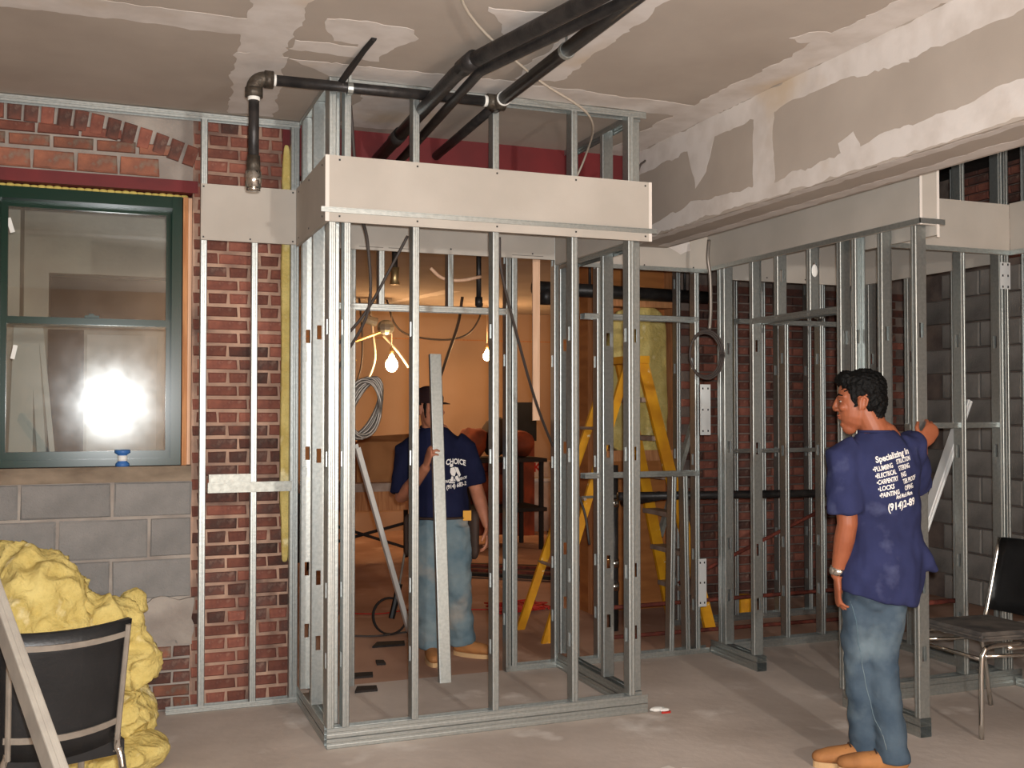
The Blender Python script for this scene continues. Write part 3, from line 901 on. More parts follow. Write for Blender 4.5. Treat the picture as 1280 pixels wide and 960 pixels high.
obj('pipe_hanger', MB().tube([(TX + 0.006, 3.9, PZ + 0.012), (TX + 0.006, 3.925, PZ + 0.012)], 0.035, 14).tube([(TX + 0.005, 3.91, PZ + 0.04), (TX + 0.005, 3.91, CZ)], 0.006, 6), K['zinc'], p2)
p3 = thing('drain_pipe', (1.38, 4.15, 3.0), label='bent black drain pipe under the ceiling, upper left of the straight one', cat='pipe')
obj('pipe', pipe_run([(1.82, 2.3, 3.03), (1.62, 3.34, 3.02), (1.45, 4.0, 3.01), (1.40, 4.15, 3.0), (1.385, 4.3, 2.99), (1.375, 5.67, 2.925)], 0.033), K['pipe'], p3, True)
obj('coupling', MB().tube([(1.405, 4.10, 3.003), (1.392, 4.22, 2.996)], 0.038, 14), K['pipe'], p3, True)
obj('coupling', MB().tube([(1.379, 5.18, 2.95), (1.377, 5.30, 2.943)], 0.038, 14), K['pipe'], p3, True)
p3b = obj('copper_pipe', MB().tube([(1.92, 2.3, 3.015), (1.70, 3.34, 3.0), (1.51, 4.05, 2.99), (1.465, 4.2, 2.985), (1.45, 5.6, 2.87)], 0.022, 12), K['pipe'], None, True,
    label='thinner dark pipe running just right of the bent drain pipe', cat='pipe')
tag_ = obj('threaded_rod', MB().tube([(1.012, PY, PZ + 0.06), (1.0, 4.66, CZ)], 0.006, 6), K['zinc'], label='thin steel hanger rod rising from the pipe clamp to the ceiling', cat='rod')
obj('metal_strap', MB().tube([(0.965, 4.74, 3.02), (0.985, 4.60, 3.05), (1.0, 4.36, 3.07), (1.01, 4.22, 3.077)], [0.014, 0.016, 0.012, 0.012], 8), K['darkbeam'], label='dark bent strap fixed to the ceiling beside the hanger rod', cat='strap')
obj('water_pipe', MB().tube([(3.05, 6.05, 0.985), (5.2, 6.05, 0.95)], 0.027, 12).tube([(3.35, 6.05, 0.98), (3.32, 6.5, 0.9)], 0.03, 12), K['pipe'], None, True, label='long horizontal black pipe at waist height behind the stud walls', cat='pipe')
vp = thing('waste_pipe', (3.30, 6.62, 0), label='vertical black standpipe with pale clamps behind the enclosure corner', cat='pipe')
obj('pipe', MB().tube([(3.30, 6.62, 0), (3.30, 6.62, 1.15)], 0.034, 14), K['pipe'], vp, True)
for zz in (0.28, 0.44, 0.86):
    obj('clamp', MB().tube([(3.30, 6.62, zz), (3.30, 6.62, zz + 0.055)], 0.041, 14), K['chrome'], vp, True)
obj('overhead_pipe', MB().tube([(2.85, 7.0, 2.42), (4.3, 7.0, 2.40)], 0.05, 12).tube([(2.95, 7.0, 2.42), (2.95, 7.0, 2.30)], 0.05, 10).tube([(3.3, 7.0, 2.4), (3.3, 7.0, 2.8)], 0.012, 6).tube([(4.1, 7.0, 2.4), (4.1, 7.0, 2.8)], 0.012, 6).tube([(3.4, 7.0, 2.42), (3.4, 7.0, 2.27)], 0.055, 10), K['pipe'], None, True, label='thick black overhead pipe with short drops in the back room', cat='pipe')
for (a, b, lab) in [((3.1, 6.35, 0.215), (5.3, 6.30, 0.235), 'upper rusty steel bar lying level behind the studs'), ((3.1, 6.30, 0.03), (5.3, 6.25, 0.03), 'lower rusty steel bar near the floor behind the studs'), ((3.75, 6.5, 0.32), (5.35, 6.45, 0.96), 'rusty steel bar slanting up behind the second doorway'), ((4.4, 4.85, 0.42), (4.72, 4.85, 0.42), 'short rusty bar low behind the chair with chrome legs')]:
    obj('rusty_bar', MB().tube([a, b], 0.014, 8), K['rust'], None, True, label=lab, cat='bar', group='rusty steel bars')

# ------------------------------------------------------------------ cables
def cable(name, pts, r, m, label, n=8, group=None):
    return obj(name, MB().tube(spline(pts, n), r, 6), m, None, True, label=label, cat='cable', group=group)
cable('white_cable', [(1.05, 3.0, 3.06), (1.22, 3.69, 3.06), (1.75, 4.3, 3.03), (2.235, 4.74, 3.01), (2.5, 5.35, 2.98), (2.45, 5.6, 2.7)], 0.006, K['cablewhite'], 'thin pale cable hanging diagonally across the ceiling')
cable('wall_cable', [(1.07, 4.95, 3.0), (1.12, 5.0, 2.55), (1.19, 5.1, 2.37), (1.22, 5.2, 2.05), (1.13, 5.4, 1.8), (1.1, 5.75, 1.6)], 0.008, K['cable'], 'dark cable curving down inside the enclosure, left one')
cable('wall_cable', [(1.45, 5.3, 2.45), (1.38, 5.35, 2.3), (1.25, 5.4, 2.05), (1.12, 5.5, 1.88)], 0.008, K['cable'], 'grey cable crossing the left cable inside the enclosure')
cable('wall_cable', [(1.85, 5.0, 2.42), (1.88, 5.05, 2.25), (2.02, 5.2, 1.95), (2.25, 5.5, 1.6), (2.52, 5.85, 1.3), (2.75, 5.95, 0.95), (2.8, 5.95, 0.7)], 0.008, K['cable'], 'long dark cable sloping across the doorway to the right')
cable('beam_cable', [(3.36, 5.45, 2.56), (3.345, 5.44, 2.45), (3.36, 5.44, 2.34), (3.37, 5.45, 2.15), (3.36, 5.45, 2.02)], 0.012, K['cablegrey'], 'grey cable end hanging in the corner under the ceiling beam')
cable('beam_cable', [(2.66, 4.95, 2.87), (2.60, 4.9, 2.82), (2.58, 4.9, 2.70), (2.59, 4.9, 2.60)], 0.006, K['cable'], 'short dark cable stub beside the top right corner of the enclosure')
cl = MB()
for k in range(3):
    cl.tube([(3.33 + (0.105 + 0.006 * k) * cos(t), 5.45 - 0.01 * k, 1.87 + (0.13 + 0.008 * k) * sin(t)) for t in [i * 2 * pi / 26 for i in range(27)]], 0.007, 6)
obj('cable_coil', cl, K['cable'], None, True, label='small dark cable coil hanging on the studs at the inner corner', cat='cable')
cl = MB()
for k in range(14):
    q = random.uniform(0.85, 1.1)
    ph = random.uniform(0, 6)
    cl.tube([(1.36 + 0.10 * q * cos(t) + 0.012 * k / 7, 5.9 + random.uniform(-.004, .004) + 0.006 * k, 1.55 + 0.17 * q * sin(t + 0.06 * k)) for t in [i * 2 * pi / 22 for i in range(23)]], 0.007, 6)
obj('cable_coil', cl, K['cablegrey'], None, True, label='large grey cable coil hanging on the left side of the doorway', cat='cable')
BX, BYY, BZ_ = 2.99, 11.6, 2.04
cable('lamp_cable', [(2.739, 11.70, 2.871), (2.793, 11.70, 2.409), (2.814, 11.70, 2.087), (2.685, 11.70, 1.765), (2.578, 11.70, 1.625)], 0.016, K['cablewhite'], 'pale cable hanging left of the lit bulb, curling to its end', group='pale cables by the back room bulb')
cable('lamp_cable', [(2.642, 11.75, 2.871), (2.685, 11.75, 2.356), (2.664, 11.75, 1.980), (2.535, 11.75, 1.657)], 0.012, K['cable'], 'dim cable hanging leftmost beside the back room bulb')
cable('lamp_cable', [(2.900, 11.65, 2.377), (3.007, 11.65, 2.270), (3.115, 11.65, 2.141), (3.190, 11.60, 2.012)], 0.015, K['cablewhite'], 'pale cable running down right of the lit bulb', group='pale cables by the back room bulb')
cable('lamp_cable', [(2.98, 11.8, 2.8), (3.08, 11.8, 2.52), (3.3, 11.9, 2.4), (3.7, 11.9, 2.36), (3.95, 11.8, 2.42), (4.1, 11.8, 2.6), (4.15, 11.8, 2.8)], 0.012, K['cable'], 'drooping cable between the two bulbs in the back room')
cable('lamp_cable', [(3.70, 11.2, 2.8), (3.65, 11.2, 2.5), (3.5, 11.1, 2.15), (3.3, 11.0, 1.7), (3.330, 11.70, 1.475)], 0.018, K['cable'], 'thick brown hose curving down beside the capped man')
cable('ceiling_conduit', [(1.90, 6.4, 2.44), (1.98, 6.4, 2.38), (2.10, 6.4, 2.37), (2.24, 6.4, 2.40)], 0.012, K['lath'], 'pale curved conduit above the doorway header')
# tangle of fittings on the lamp junction
jb = thing('lamp_bracket', (2.814, 11.60, 2.463), label='tangled junction box and bent bracket above the lit bulb', cat='bracket')
obj('junction_box', MB().ell((2.921, 11.60, 2.463), (0.10, 0.08, 0.09), 10, 8).tube([(2.631, 11.60, 2.570), (2.814, 11.60, 2.517)], 0.05, 8), K['zinc'], jb)
obj('bracket_arm', MB().tube([(2.879, 11.60, 2.420), (2.492, 11.60, 2.270), (2.503, 11.60, 2.141), (2.578, 11.60, 2.076)], 0.018, 6), K['brass'], jb)

# ------------------------------------------------------------------ lit bulbs in the back room
def bulb(x, y, z, label, s=1.0, e=260):
    t = thing('light_bulb', (x, y, z), label=label, cat='light bulb', group='bare bulbs in the back room')
    obj('glass_bulb', MB().ell((x, y, z), (0.055 * s, 0.055 * s, 0.062 * s), 16, 12).tube([(x, y, z + 0.04 * s), (x, y, z + 0.085 * s)], [0.035 * s, 0.02 * s], 12), K['bulb'], t, True)
    obj('socket', MB().tube([(x, y, z + 0.085 * s), (x, y, z + 0.15 * s)], 0.022, 10), K['brass'], t, True)
    obj('cord', MB().tube([(x, y, z + 0.15 * s), (x, y, 2.8)], 0.005, 6), K['cablewhite'], t, True)
    light('back_room_light', 'POINT', (x, y - 0.12, z - 0.02), e, (1.0, 0.55, 0.24), 0.06).parent = None
    return t
bulb(BX, BYY, BZ_, 'glowing bare bulb on the left, just left of the capped man', 1.3, 26)
bulb(4.28, 12.0, 2.18, 'glowing bare bulb on the right, above the right shoulder of the capped man', 0.9, 26)
# added warm fill lamp behind the wall to the right, no bulb stands there
light('back_room_light', 'POINT', (5.6, 9.2, 2.1), 30, (1.0, 0.62, 0.34), 0.06)
hb = thing('hanging_socket', (1.88, 6.5, 2.5), label='dark hanging socket with a brass end above the doorway', cat='socket')
obj('stem', MB().tube([(1.72, 6.6, 2.8), (1.72, 6.6, 2.46)], 0.020, 10), K['pipe'], hb, True)
obj('socket_end', MB().tube([(1.72, 6.6, 2.46), (1.72, 6.6, 2.40), (1.72, 6.6, 2.35)], [0.03, 0.026, 0.034], 10), K['brass'], hb, True)
obj('drop_pipe', MB().tube([(2.33, 6.7, 2.8), (2.33, 6.7, 2.22)], 0.018, 10).tube([(2.33, 6.7, 2.30), (2.33, 6.7, 2.24)], 0.026, 10), K['pipe'], None, True, label='thin black drop pipe hanging above the doorway', cat='pipe')
obj('wood_lath', MB().add([(2.42, 5.95, 2.47), (2.468, 5.95, 2.47), (2.465, 5.95, 1.475), (2.42, 5.95, 1.475), (2.42, 5.962, 2.47), (2.468, 5.962, 2.47), (2.465, 5.962, 1.475), (2.42, 5.962, 1.475)],
    [(0, 1, 2, 3), (7, 6, 5, 4), (0, 4, 5, 1), (2, 6, 7, 3), (1, 5, 6, 2), (0, 3, 7, 4)]), K['lath'], None, label='pale wooden lath hanging down inside the enclosure', cat='wood strip')

# ------------------------------------------------------------------ back room contents
tb = thing('trestle_table', (2.3, 10.3, 0), label='work table with a pale top in the back room on the left', cat='table')
obj('tabletop', MB().box(1.7, 3.0, 10.0, 10.75, 0.74, 0.82), K['tread'], tb)
obj('apron', MB().box(1.75, 2.95, 10.05, 10.1, 0.55, 0.74), K['wood'], tb)
for x, y in ((1.8, 10.1), (2.9, 10.1), (1.8, 10.65), (2.9, 10.65)):
    obj('leg', MB().tube([(x, y, 0), (x, y, 0.74)], 0.025, 8), K['darkbeam'], tb)
obj('cross_brace', MB().tube([(1.8, 10.1, 0.2), (2.9, 10.1, 0.45)], 0.016, 6).tube([(1.8, 10.1, 0.5), (2.9, 10.1, 0.12)], 0.016, 6), K['darkbeam'], tb)
cbx = thing('cardboard_box', (2.5, 10.4, 0.82), label='brown cardboard carton lying on the work table', cat='box')
obj('carton', MB().box(2.28, 2.88, 10.2, 10.6, 0.82, 1.22), K['card'], cbx)
obj('flap', MB().add([(2.28, 10.2, 1.22), (2.88, 10.2, 1.22), (2.88, 10.1, 1.30), (2.28, 10.1, 1.27), (2.28, 10.205, 1.215), (2.88, 10.205, 1.215), (2.88, 10.105, 1.295), (2.28, 10.105, 1.265)], [(0, 1, 2, 3), (7, 6, 5, 4), (0, 4, 5, 1), (2, 6, 7, 3), (1, 5, 6, 2), (0, 3, 7, 4)]), K['card'], cbx)
sh = thing('tool_cart', (4.1, 11.0, 0), label='dark cart piled with orange and brown gear behind the capped man', cat='cart')
for x in (3.6, 4.45):
    for y in (10.7, 11.3):
        obj('leg', MB().tube([(x, y, 0), (x, y, 1.0)], 0.03, 8), K['darkbeam'], sh)
obj('shelf', MB().box(3.55, 4.5, 10.65, 11.35, 0.42, 0.46), K['darkbeam'], sh)
obj('shelf', MB().box(3.55, 4.5, 10.65, 11.35, 0.96, 1.0), K['darkbeam'], sh)
obj('side_panel', MB().box(3.56, 4.49, 11.3, 11.34, 0.1, 1.0), K['orange'], sh)
bag = [((3.72, 10.95, 1.17), (0.17, 0.2, 0.17), 'orange', 'rust orange tool bag on the left of the dark cart'), ((4.02, 11.0, 1.22), (0.16, 0.2, 0.22), 'leather', 'dark brown bag on the dark cart, between orange ones'), ((4.3, 10.95, 1.15), (0.15, 0.2, 0.15), 'orange', 'rust orange bag on the right of the dark cart'), ((3.95, 10.95, 0.66), (0.2, 0.2, 0.2), 'orange', 'orange bundle on the lower shelf of the dark cart')]
for c, r, k, lab in bag:
    me = MB().ell(c, r, 14, 10).mesh('bag', True)
    for v in me.vertices:
        q = noise.noise(v.co * 9) * 0.05
        v.co += v.normal * q
        v.co.z = max(v.co.z, c[2] - r[2] * 0.98)
    obj('tool_bag', me, K[k], label=lab, cat='bag', group='bags on the cart')
pk = thing('packed_stack', (4.86, 12.0, 0), label='orange stack with a black top, right of the centre studs in the back room', cat='stack')
obj('carton', MB().box(4.62, 4.86, 11.9, 12.2, 0, 1.15), K['orange'], pk)
obj('black_case', MB().box(4.6, 4.88, 11.88, 12.22, 1.15, 1.62), K['black'], pk)
bk = thing('compound_tub', (5.1, 12.4, 0), label='white plastic tub on the floor by the tan back wall', cat='bucket')
obj('tub', MB().tube([(5.12, 12.4, 0), (5.12, 12.4, 0.62)], [0.17, 0.2], 18), K['bucket'], bk, True)
obj('lid', MB().tube([(5.12, 12.4, 0.62), (5.12, 12.4, 0.66)], 0.21, 18), K['white'], bk, True)
obj('carton_white', MB().box(5.05, 5.45, 12.6, 12.9, 0.0, 0.86), K['bucket'], label='pale carton standing behind the white tub', cat='box')
obj('broom', MB().tube([(4.9, 11.3, 0.03), (4.95, 11.6, 0.9)], 0.015, 6).box(4.78, 5.0, 11.24, 11.32, 0, 0.12), K['black'], label='small dark broom on the back room floor', cat='broom')
# stacked dark boards on the floor, red cord
for k in range(5):
    Mz = Matrix.Rotation(0.55 + 0.03 * k, 3, 'Z')
    obj('floor_board', MB().obox((3.9 - 0.09 * k, 9.3 - 0.12 * k, 0.03 + 0.012 * (k % 2)), (1.5, 0.07, 0.03), Mz.inverted()), K['rust'] if k % 2 else K['darkbeam'], label=['farthest dark board', 'second farthest rusty board', 'middle dark board', 'second nearest rusty board', 'nearest dark board'][k] + ' of those lying on the back room floor', cat='board', group='boards on the back room floor')
cp = MB()
for k in range(16):
    x0 = 2.72 + 0.016 * k * 2
    cp.tube(spline([(2.7 + random.uniform(0, .5), 7.4 + random.uniform(0, .35), 0.01 + 0.002 * k) for _ in range(6)], 5), 0.006, 5)
obj('extension_lead', cp, K['orangecord'], None, True, label='heap of red extension cord on the floor beyond the enclosure', cat='cord')
cable('red_line', [(1.6, 7.9, 0.008), (1.9, 7.75, 0.008), (2.2, 7.8, 0.008), (2.75, 7.6, 0.008)], 0.005, K['orangecord'], 'single red cord trailing across the back room floor')
cable('floor_cable', [(1.5, 7.1, 0.008), (1.7, 7.0, 0.008), (1.95, 7.05, 0.008), (2.3, 6.95, 0.008)], 0.007, K['cable'], 'grey cable lying on the floor behind the doorway, left')
hoop = MB()
for k in range(2):
    hoop.tube([(1.81 + (0.115 + .004 * k) * cos(t), 7.05 + 0.03 * sin(t) + .01 * k, 0.125 + 0.118 * sin(t)) for t in [i * 2 * pi / 28 for i in range(29)]], 0.007, 6)
obj('hose_loop', hoop, K['darkbeam'], None, True, label='dark hose loop standing on the floor by the leaning white channel', cat='hose')
dr = thing('power_tool', (1.86, 6.9, 0.2), label='dark long-handled tool beside the hose loop behind the doorway', cat='tool')
obj('handle', MB().tube([(1.795, 6.95, 0.13), (1.85, 6.95, 0.36)], 0.022, 8), K['black'], dr)
obj('shaft', MB().tube([(1.85, 6.95, 0.36), (1.90, 6.97, 0.62)], 0.008, 6), K['strap'], dr)
lean('white_channel', (1.93, 7.0, 0.0), (1.415, 6.35, 1.30), 0.05, 0.03, (1, 0.2, 0), 'white painted channel leaning on the left jamb of the doorway', None, pi / 2, m='white')
for (x, y, sx, sy, lab) in [(1.62, 7.62, .06, .05, 'small brown block on the floor near the left doorway jamb'), (1.72, 6.75, .12, .06, 'flat grey scrap on the floor behind the doorway'), (1.55, 6.28, .03, .05, 'tiny dark scrap on the floor inside the doorway'), (1.36, 6.02, .09, .05, 'larger dark scrap inside the enclosure on the left'), (1.33, 5.72, .07, .05, 'dark sliver of scrap nearest the left corner studs')]:
    b = MB().prism([(x - sx, y - sy, 0), (x + sx * .8, y - sy * 1.1, 0), (x + sx, y + sy * .6, 0), (x - sx * .5, y + sy, 0)], (0, 0, 0.05 if sx < 0.07 and sy == .05 and y > 7 else 0.012))
    obj('floor_scrap', b, K['darkbeam'] if y < 7 else K['wood'], label=lab, cat='scrap', group='scraps on the inner floor')
tr = thing('litter', (2.63, 4.77, 0), label='crumpled plastic wrapper on the concrete right of the enclosure', cat='litter')
obj('wrapper', MB().ell((2.63, 4.78, 0.012), (0.045, 0.025, 0.012), 8, 6).ell((2.66, 4.76, 0.01), (0.03, 0.018, 0.010), 7, 5), K['paperwhite'], tr)
obj('red_scrap', MB().prism([(2.63, 4.735, 0), (2.68, 4.73, 0), (2.69, 4.75, 0), (2.64, 4.755, 0)], (0, 0, .008)), K['orangecord'], tr)
for (x, y, a, lab) in [(2.22, 3.98, .3, 'pale drywall offcut at the bottom edge, left of the boots'), (2.32, 3.94, -.5, 'smaller pale drywall offcut beside the larger one at the bottom edge')]:
    obj('drywall_scrap', MB().obox((x, y, 0.006), (0.10 if a > 0 else 0.06, 0.04, 0.012), Matrix.Rotation(a, 3, 'Z')), K['boardedge'], label=lab, cat='scrap', group='drywall offcuts on the floor')

# ladder
lad = thing('step_ladder', (3.2, 6.6, 0), label='yellow stepladder standing open behind the right side of the enclosure', cat='ladder')
def rail(parent, name, a, b, wx, wy, m):
    a, b = V(a), V(b)
    d = (b - a).normalized()
    u = V((wx, 0, 0))
    w_ = V((0, wy, 0))
    return obj(name, MB().add([a - u - w_, a + u - w_, a + u + w_, a - u + w_, b - u - w_, b + u - w_, b + u + w_, b - u + w_], [(0, 3, 2, 1), (4, 5, 6, 7), (0, 1, 5, 4), (1, 2, 6, 5), (2, 3, 7, 6), (3, 0, 4, 7)]), m, parent)
for y0, y1 in ((6.38, 6.48), (6.92, 6.80)):
    rail(lad, 'front_rail', (3.93, y0, 0), (3.45, y1, 1.88), 0.042, 0.016, K['ladder'])
for y0, y1 in ((6.42, 6.50), (6.88, 6.78)):
    rail(lad, 'rear_rail', (2.70, y0, 0), (3.36, y1, 1.88), 0.03, 0.014, K['ladder'])
obj('top_cap', MB().box(3.33, 3.48, 6.42, 6.86, 1.86, 1.91), K['ladder'], lad)
for k in range(6):
    f = (k + 1) / 7
    x = 3.93 - 0.49 * f
    obj('tread', MB().box(x - 0.06, x + 0.05, 6.40 + .09 * f, 6.91 - .11 * f, 1.88 * f - 0.02, 1.88 * f + 0.012), K['tread'], lad)
for k in range(3):
    f = (k + 1) / 4
    obj('rear_brace', MB().tube([(2.70 + .58 * f, 6.42, 1.88 * f), (2.70 + .58 * f, 6.88, 1.88 * f)], 0.012, 6), K['tread'], lad)
obj('spreader', MB().tube([(2.97, 6.44, 0.95), (3.72, 6.44, 0.95)], 0.010, 6), K['zinc_old'], lad)
obj('yellow_tub', MB().tube([(4.52, 6.85, 0), (4.52, 6.85, 0.13)], [0.055, 0.065], 12), K['ladder'], label='small yellow tub on the floor behind the stub stud wall', cat='tub')
obj('timber_prop', MB().tube([(3.82, 6.9, 0.6), (4.16, 6.95, 1.5)], 0.03, 6), K['zinc_old'], label='grey prop slanting in front of the yellow insulation', cat='prop')
# yellow batts in the middle wall and the strip beside the brick
def wool(name, c, r, seed, label, amp=0.06, fr=5.0, group=None, box=False, sub=4):
    b = bmesh.new()
    bmesh.ops.create_icosphere(b, subdivisions=sub, radius=1)
    for v in b.verts:
        p = v.co.copy()
        if box:
            p = V([math.copysign(abs(q) ** 0.45, q) for q in p])
        q = V((c[0] + p.x * r[0], c[1] + p.y * r[1], c[2] + p.z * r[2]))
        n1 = noise.noise(q * fr + V((seed, 0, 0)))
        n2 = noise.noise(q * fr * 2.7 + V((0, seed, 0)))
        n3 = noise.noise(q * fr * 6 + V((0, 0, seed))) + 0.6 * noise.noise(V((q.x * 60, q.y * 60, q.z * 90))) + 0.35 * noise.noise(q * 170)
        q += v.co.normalized() * amp * (1.25 * n1 - 0.9 * abs(n2) + 0.08 + 0.10 * n3)
        v.co = q
    me = bpy.data.meshes.new(name)
    b.to_mesh(me)
    b.free()
    me.polygons.foreach_set('use_smooth', [True] * len(me.polygons))
    return obj(name, me, K['wool'], None, label=label, cat='insulation', group=group)
wool('insulation_batt', (3.78, 7.165, 1.75), (0.26, 0.05, 0.58), 3, 'tall yellow insulation batt between timbers behind the ladder', 0.025, 4, box=True)
wool('insulation_batt', (0.878, 5.664, 1.85), (0.026, 0.022, 1.12), 5, 'narrow yellow insulation strip along the edge of the brick pier', 0.008, 4, box=True)
for (c, r, s, lab) in [((-0.32, 5.02, 0.58), (0.30, 0.26, 0.36), 1, 'topmost bulging yellow insulation batt of the heap under the window'), ((-0.06, 5.0, 0.47), (0.25, 0.26, 0.25), 2, 'yellow insulation batt on the right shoulder of the heap, above the chair back'),
      ((-0.04, 4.98, 0.24), (0.21, 0.24, 0.25), 4, 'yellow insulation batt bulging out right of the chair back'), ((-0.42, 4.7, 0.28), (0.42, 0.34, 0.30), 6, 'broad yellow insulation batt at the base of the heap, behind the chair'), ((0.02, 4.86, 0.07), (0.22, 0.22, 0.085), 8, 'flattened yellow insulation scrap on the floor at the right of the heap'), ((0.10, 5.12, 0.66), (0.08, 0.08, 0.08), 9, 'small tuft of yellow insulation at the right top of the heap')]:
    wool('insulation_batt', c, r, s, lab, 0.10 if r[2] > 0.12 else 0.035, 4.2, 'loose yellow insulation under the window', sub=6)

# blue tape reel on the sill
tp = thing('tape_reel', (0.066, 5.71, 1.2525), label='small blue plastic reel standing on the window sill', cat='reel')
obj('reel', MB().tube([(0.066, 5.705, 1.2535), (0.066, 5.705, 1.2675), (0.066, 5.705, 1.2795), (0.066, 5.705, 1.3125), (0.066, 5.705, 1.3225), (0.066, 5.705, 1.3375)], [0.034, 0.034, 0.022, 0.022, 0.038, 0.038], 16), K['blue'], tp, True)
obj('paper_band', MB().tube([(0.066, 5.705, 1.2815), (0.066, 5.705, 1.3095)], 0.0235, 16), K['paperwhite'], tp, True)

# held stud and foreground stud
lean('metal_stud', (1.752, 5.70, 0.0), (1.765, 5.95, 1.87), 0.070, 0.035, (1, 0, 0), 'bright loose steel stud held upright by the capped man', None, 0.0, flip=True)
lean('metal_stud', (0.245, 1.79, 0.0), (-0.55, 3.93, 1.52), 0.064, 0.034, (0.9, 0.45, 0), 'grey steel stud slanting across the bottom left corner before the black chair', None, pi / 2, m='primer')

# ------------------------------------------------------------------ chairs
ch = thing('stacking_chair', (-0.1, 3.65, 0), label='black vinyl chair seen from behind at lower left, grey metal bars across its back', cat='chair')
o0 = V((-0.095, 3.45, 0))
ex = V((0.35, 0.12, 0)).normalized()
ey = V((-0.12, 0.35, 0)).normalized()
def chp(x, y, z):
    return o0 + ex * x + ey * y + V((0, 0, z))
def slab(x0, x1, zs, th, bow, off=0.0, nx=8, taper=0.0, sg=None):
    """a bowed back panel: zs bottom..top with a backward lean"""
    b = MB()
    nz = 6
    vs = []
    for side in (0, 1):
        for i in range(nz + 1):
            t = i / nz
            zz = zs[0] + (zs[1] - zs[0]) * t
            for j in range(nx + 1):
                s = j / nx * 2 - 1
                hw = (x1 - x0) / 2 * (1 - taper * (1 - t))
                xx = (x0 + x1) / 2 + s * hw
                sag = (-0.018 * (1 - s * s) * (1 if t < 0.5 else 0.5) * abs(2 * t - 1)) if sg is None else sg * (1 - s * s)
                yy = 0.06 - 0.16 * (zz - 0.5) + bow * s * s + off + (th if side else 0)
                vs.append(chp(xx, yy, zz + sag))
    m = (nx + 1) * (nz + 1)
    fs = []
    for i in range(nz):
        for j in range(nx):
            a = i * (nx + 1) + j
            fs.append((a, a + 1, a + nx + 2, a + nx + 1))
            fs.append((m + a, m + a + nx + 1, m + a + nx + 2, m + a + 1))
    ring = [j for j in range(nx + 1)] + [(i + 1) * (nx + 1) - 1 for i in range(1, nz + 1)] + [nz * (nx + 1) + j for j in range(nx - 1, -1, -1)] + [i * (nx + 1) for i in range(nz - 1, 0, -1)]
    for a, b2 in zip(ring, ring[1:] + ring[:1]):
        fs.append((a, b2, m + b2, m + a))
    return b.add(vs, fs)
obj('backrest', slab(-0.20, 0.19, (0.50, 0.885), 0.035, 0.035, 0.0, taper=0.10), K['black'], ch, True)
obj('back_bar', slab(-0.185, 0.175, (0.832, 0.850), 0.008, 0.035, -0.008, sg=-0.008), K['strap'], ch)
obj('back_bar', slab(-0.175, 0.165, (0.552, 0.572), 0.008, 0.035, -0.008, taper=0.0, sg=-0.012), K['strap'], ch)
for s in (-0.172, 0.176):
    obj('back_post', MB().tube([chp(s * 0.93, 0.085, 0.50), chp(s * 1.0, 0.028, 0.87)], 0.009, 8), K['strap'], ch)
    obj('leg', MB().tube(spline([chp(s * 0.93, 0.085, 0.52), chp(s * 0.98, 0.11, 0.47), chp(s * 1.05, 0.09, 0.40), chp(s * 1.12, 0.03, 0.0)], 5), 0.012, 8), K['chrome'], ch, True)
    obj('leg', MB().tube(spline([chp(s * 0.98, 0.12, 0.46), chp(s * 1.05, 0.45, 0.44), chp(s * 1.08, 0.50, 0.40), chp(s * 1.12, 0.56, 0.0)], 5), 0.012, 8), K['chrome'], ch, True)
obj('stretcher', MB().tube([chp(-0.19, 0.08, 0.40), chp(0.19, 0.08, 0.40)], 0.010, 8), K['strap'], ch, True)
sb = MB()
sb.prism([chp(-0.20, 0.12, 0.44), chp(0.20, 0.12, 0.44), chp(0.21, 0.52, 0.46), chp(-0.21, 0.52, 0.46)], (0, 0, 0.045))
obj('seat', sb, K['black'], ch)

c2 = thing('stacking_chair', (4.08, 4.05, 0), label='black-backed chair with chrome legs and dusty seat at the right edge', cat='chair')
seat = bmesh.new()
bmesh.ops.create_cube(seat, size=1)
for v in seat.verts:
    v.co = V((4.07 + v.co.x * 0.44, 4.05 + v.co.y * 0.40, 0.455 + v.co.z * 0.045 + (0.01 if v.co.x < 0 else 0)))
bmesh.ops.bevel(seat, geom=seat.edges[:], offset=0.018, segments=3, affect='EDGES')
me = bpy.data.meshes.new('seat')
seat.to_mesh(me)
seat.free()
obj('seat', me, K['seatcloth'], c2, True)
bb = MB()
vs, nn = [], 8
for side in (0, 1):
    for i in range(6):
        t = i / 5
        for j in range(nn + 1):
            s = j / nn * 2 - 1
            vs.append((4.30 + 0.09 * t - 0.03 * (1 - s * s) * -1 + (0.03 if side else 0), 4.06 + s * (0.205 - 0.01 * t), 0.50 + 0.37 * t))
m_ = 6 * (nn + 1)
fs = []
for i in range(5):
    for j in range(nn):
        a = i * (nn + 1) + j
        fs += [(a, a + nn + 1, a + nn + 2, a + 1), (m_ + a, m_ + a + 1, m_ + a + nn + 2, m_ + a + nn + 1)]
ring = list(range(nn + 1)) + [(i + 1) * (nn + 1) - 1 for i in range(1, 6)] + [5 * (nn + 1) + j for j in range(nn - 1, -1, -1)] + [i * (nn + 1) for i in range(4, 0, -1)]
for a, b2 in zip(ring, ring[1:] + ring[:1]):
    fs.append((a, b2, m_ + b2, m_ + a))
obj('backrest', bb.add(vs, fs), K['black'], c2, True)
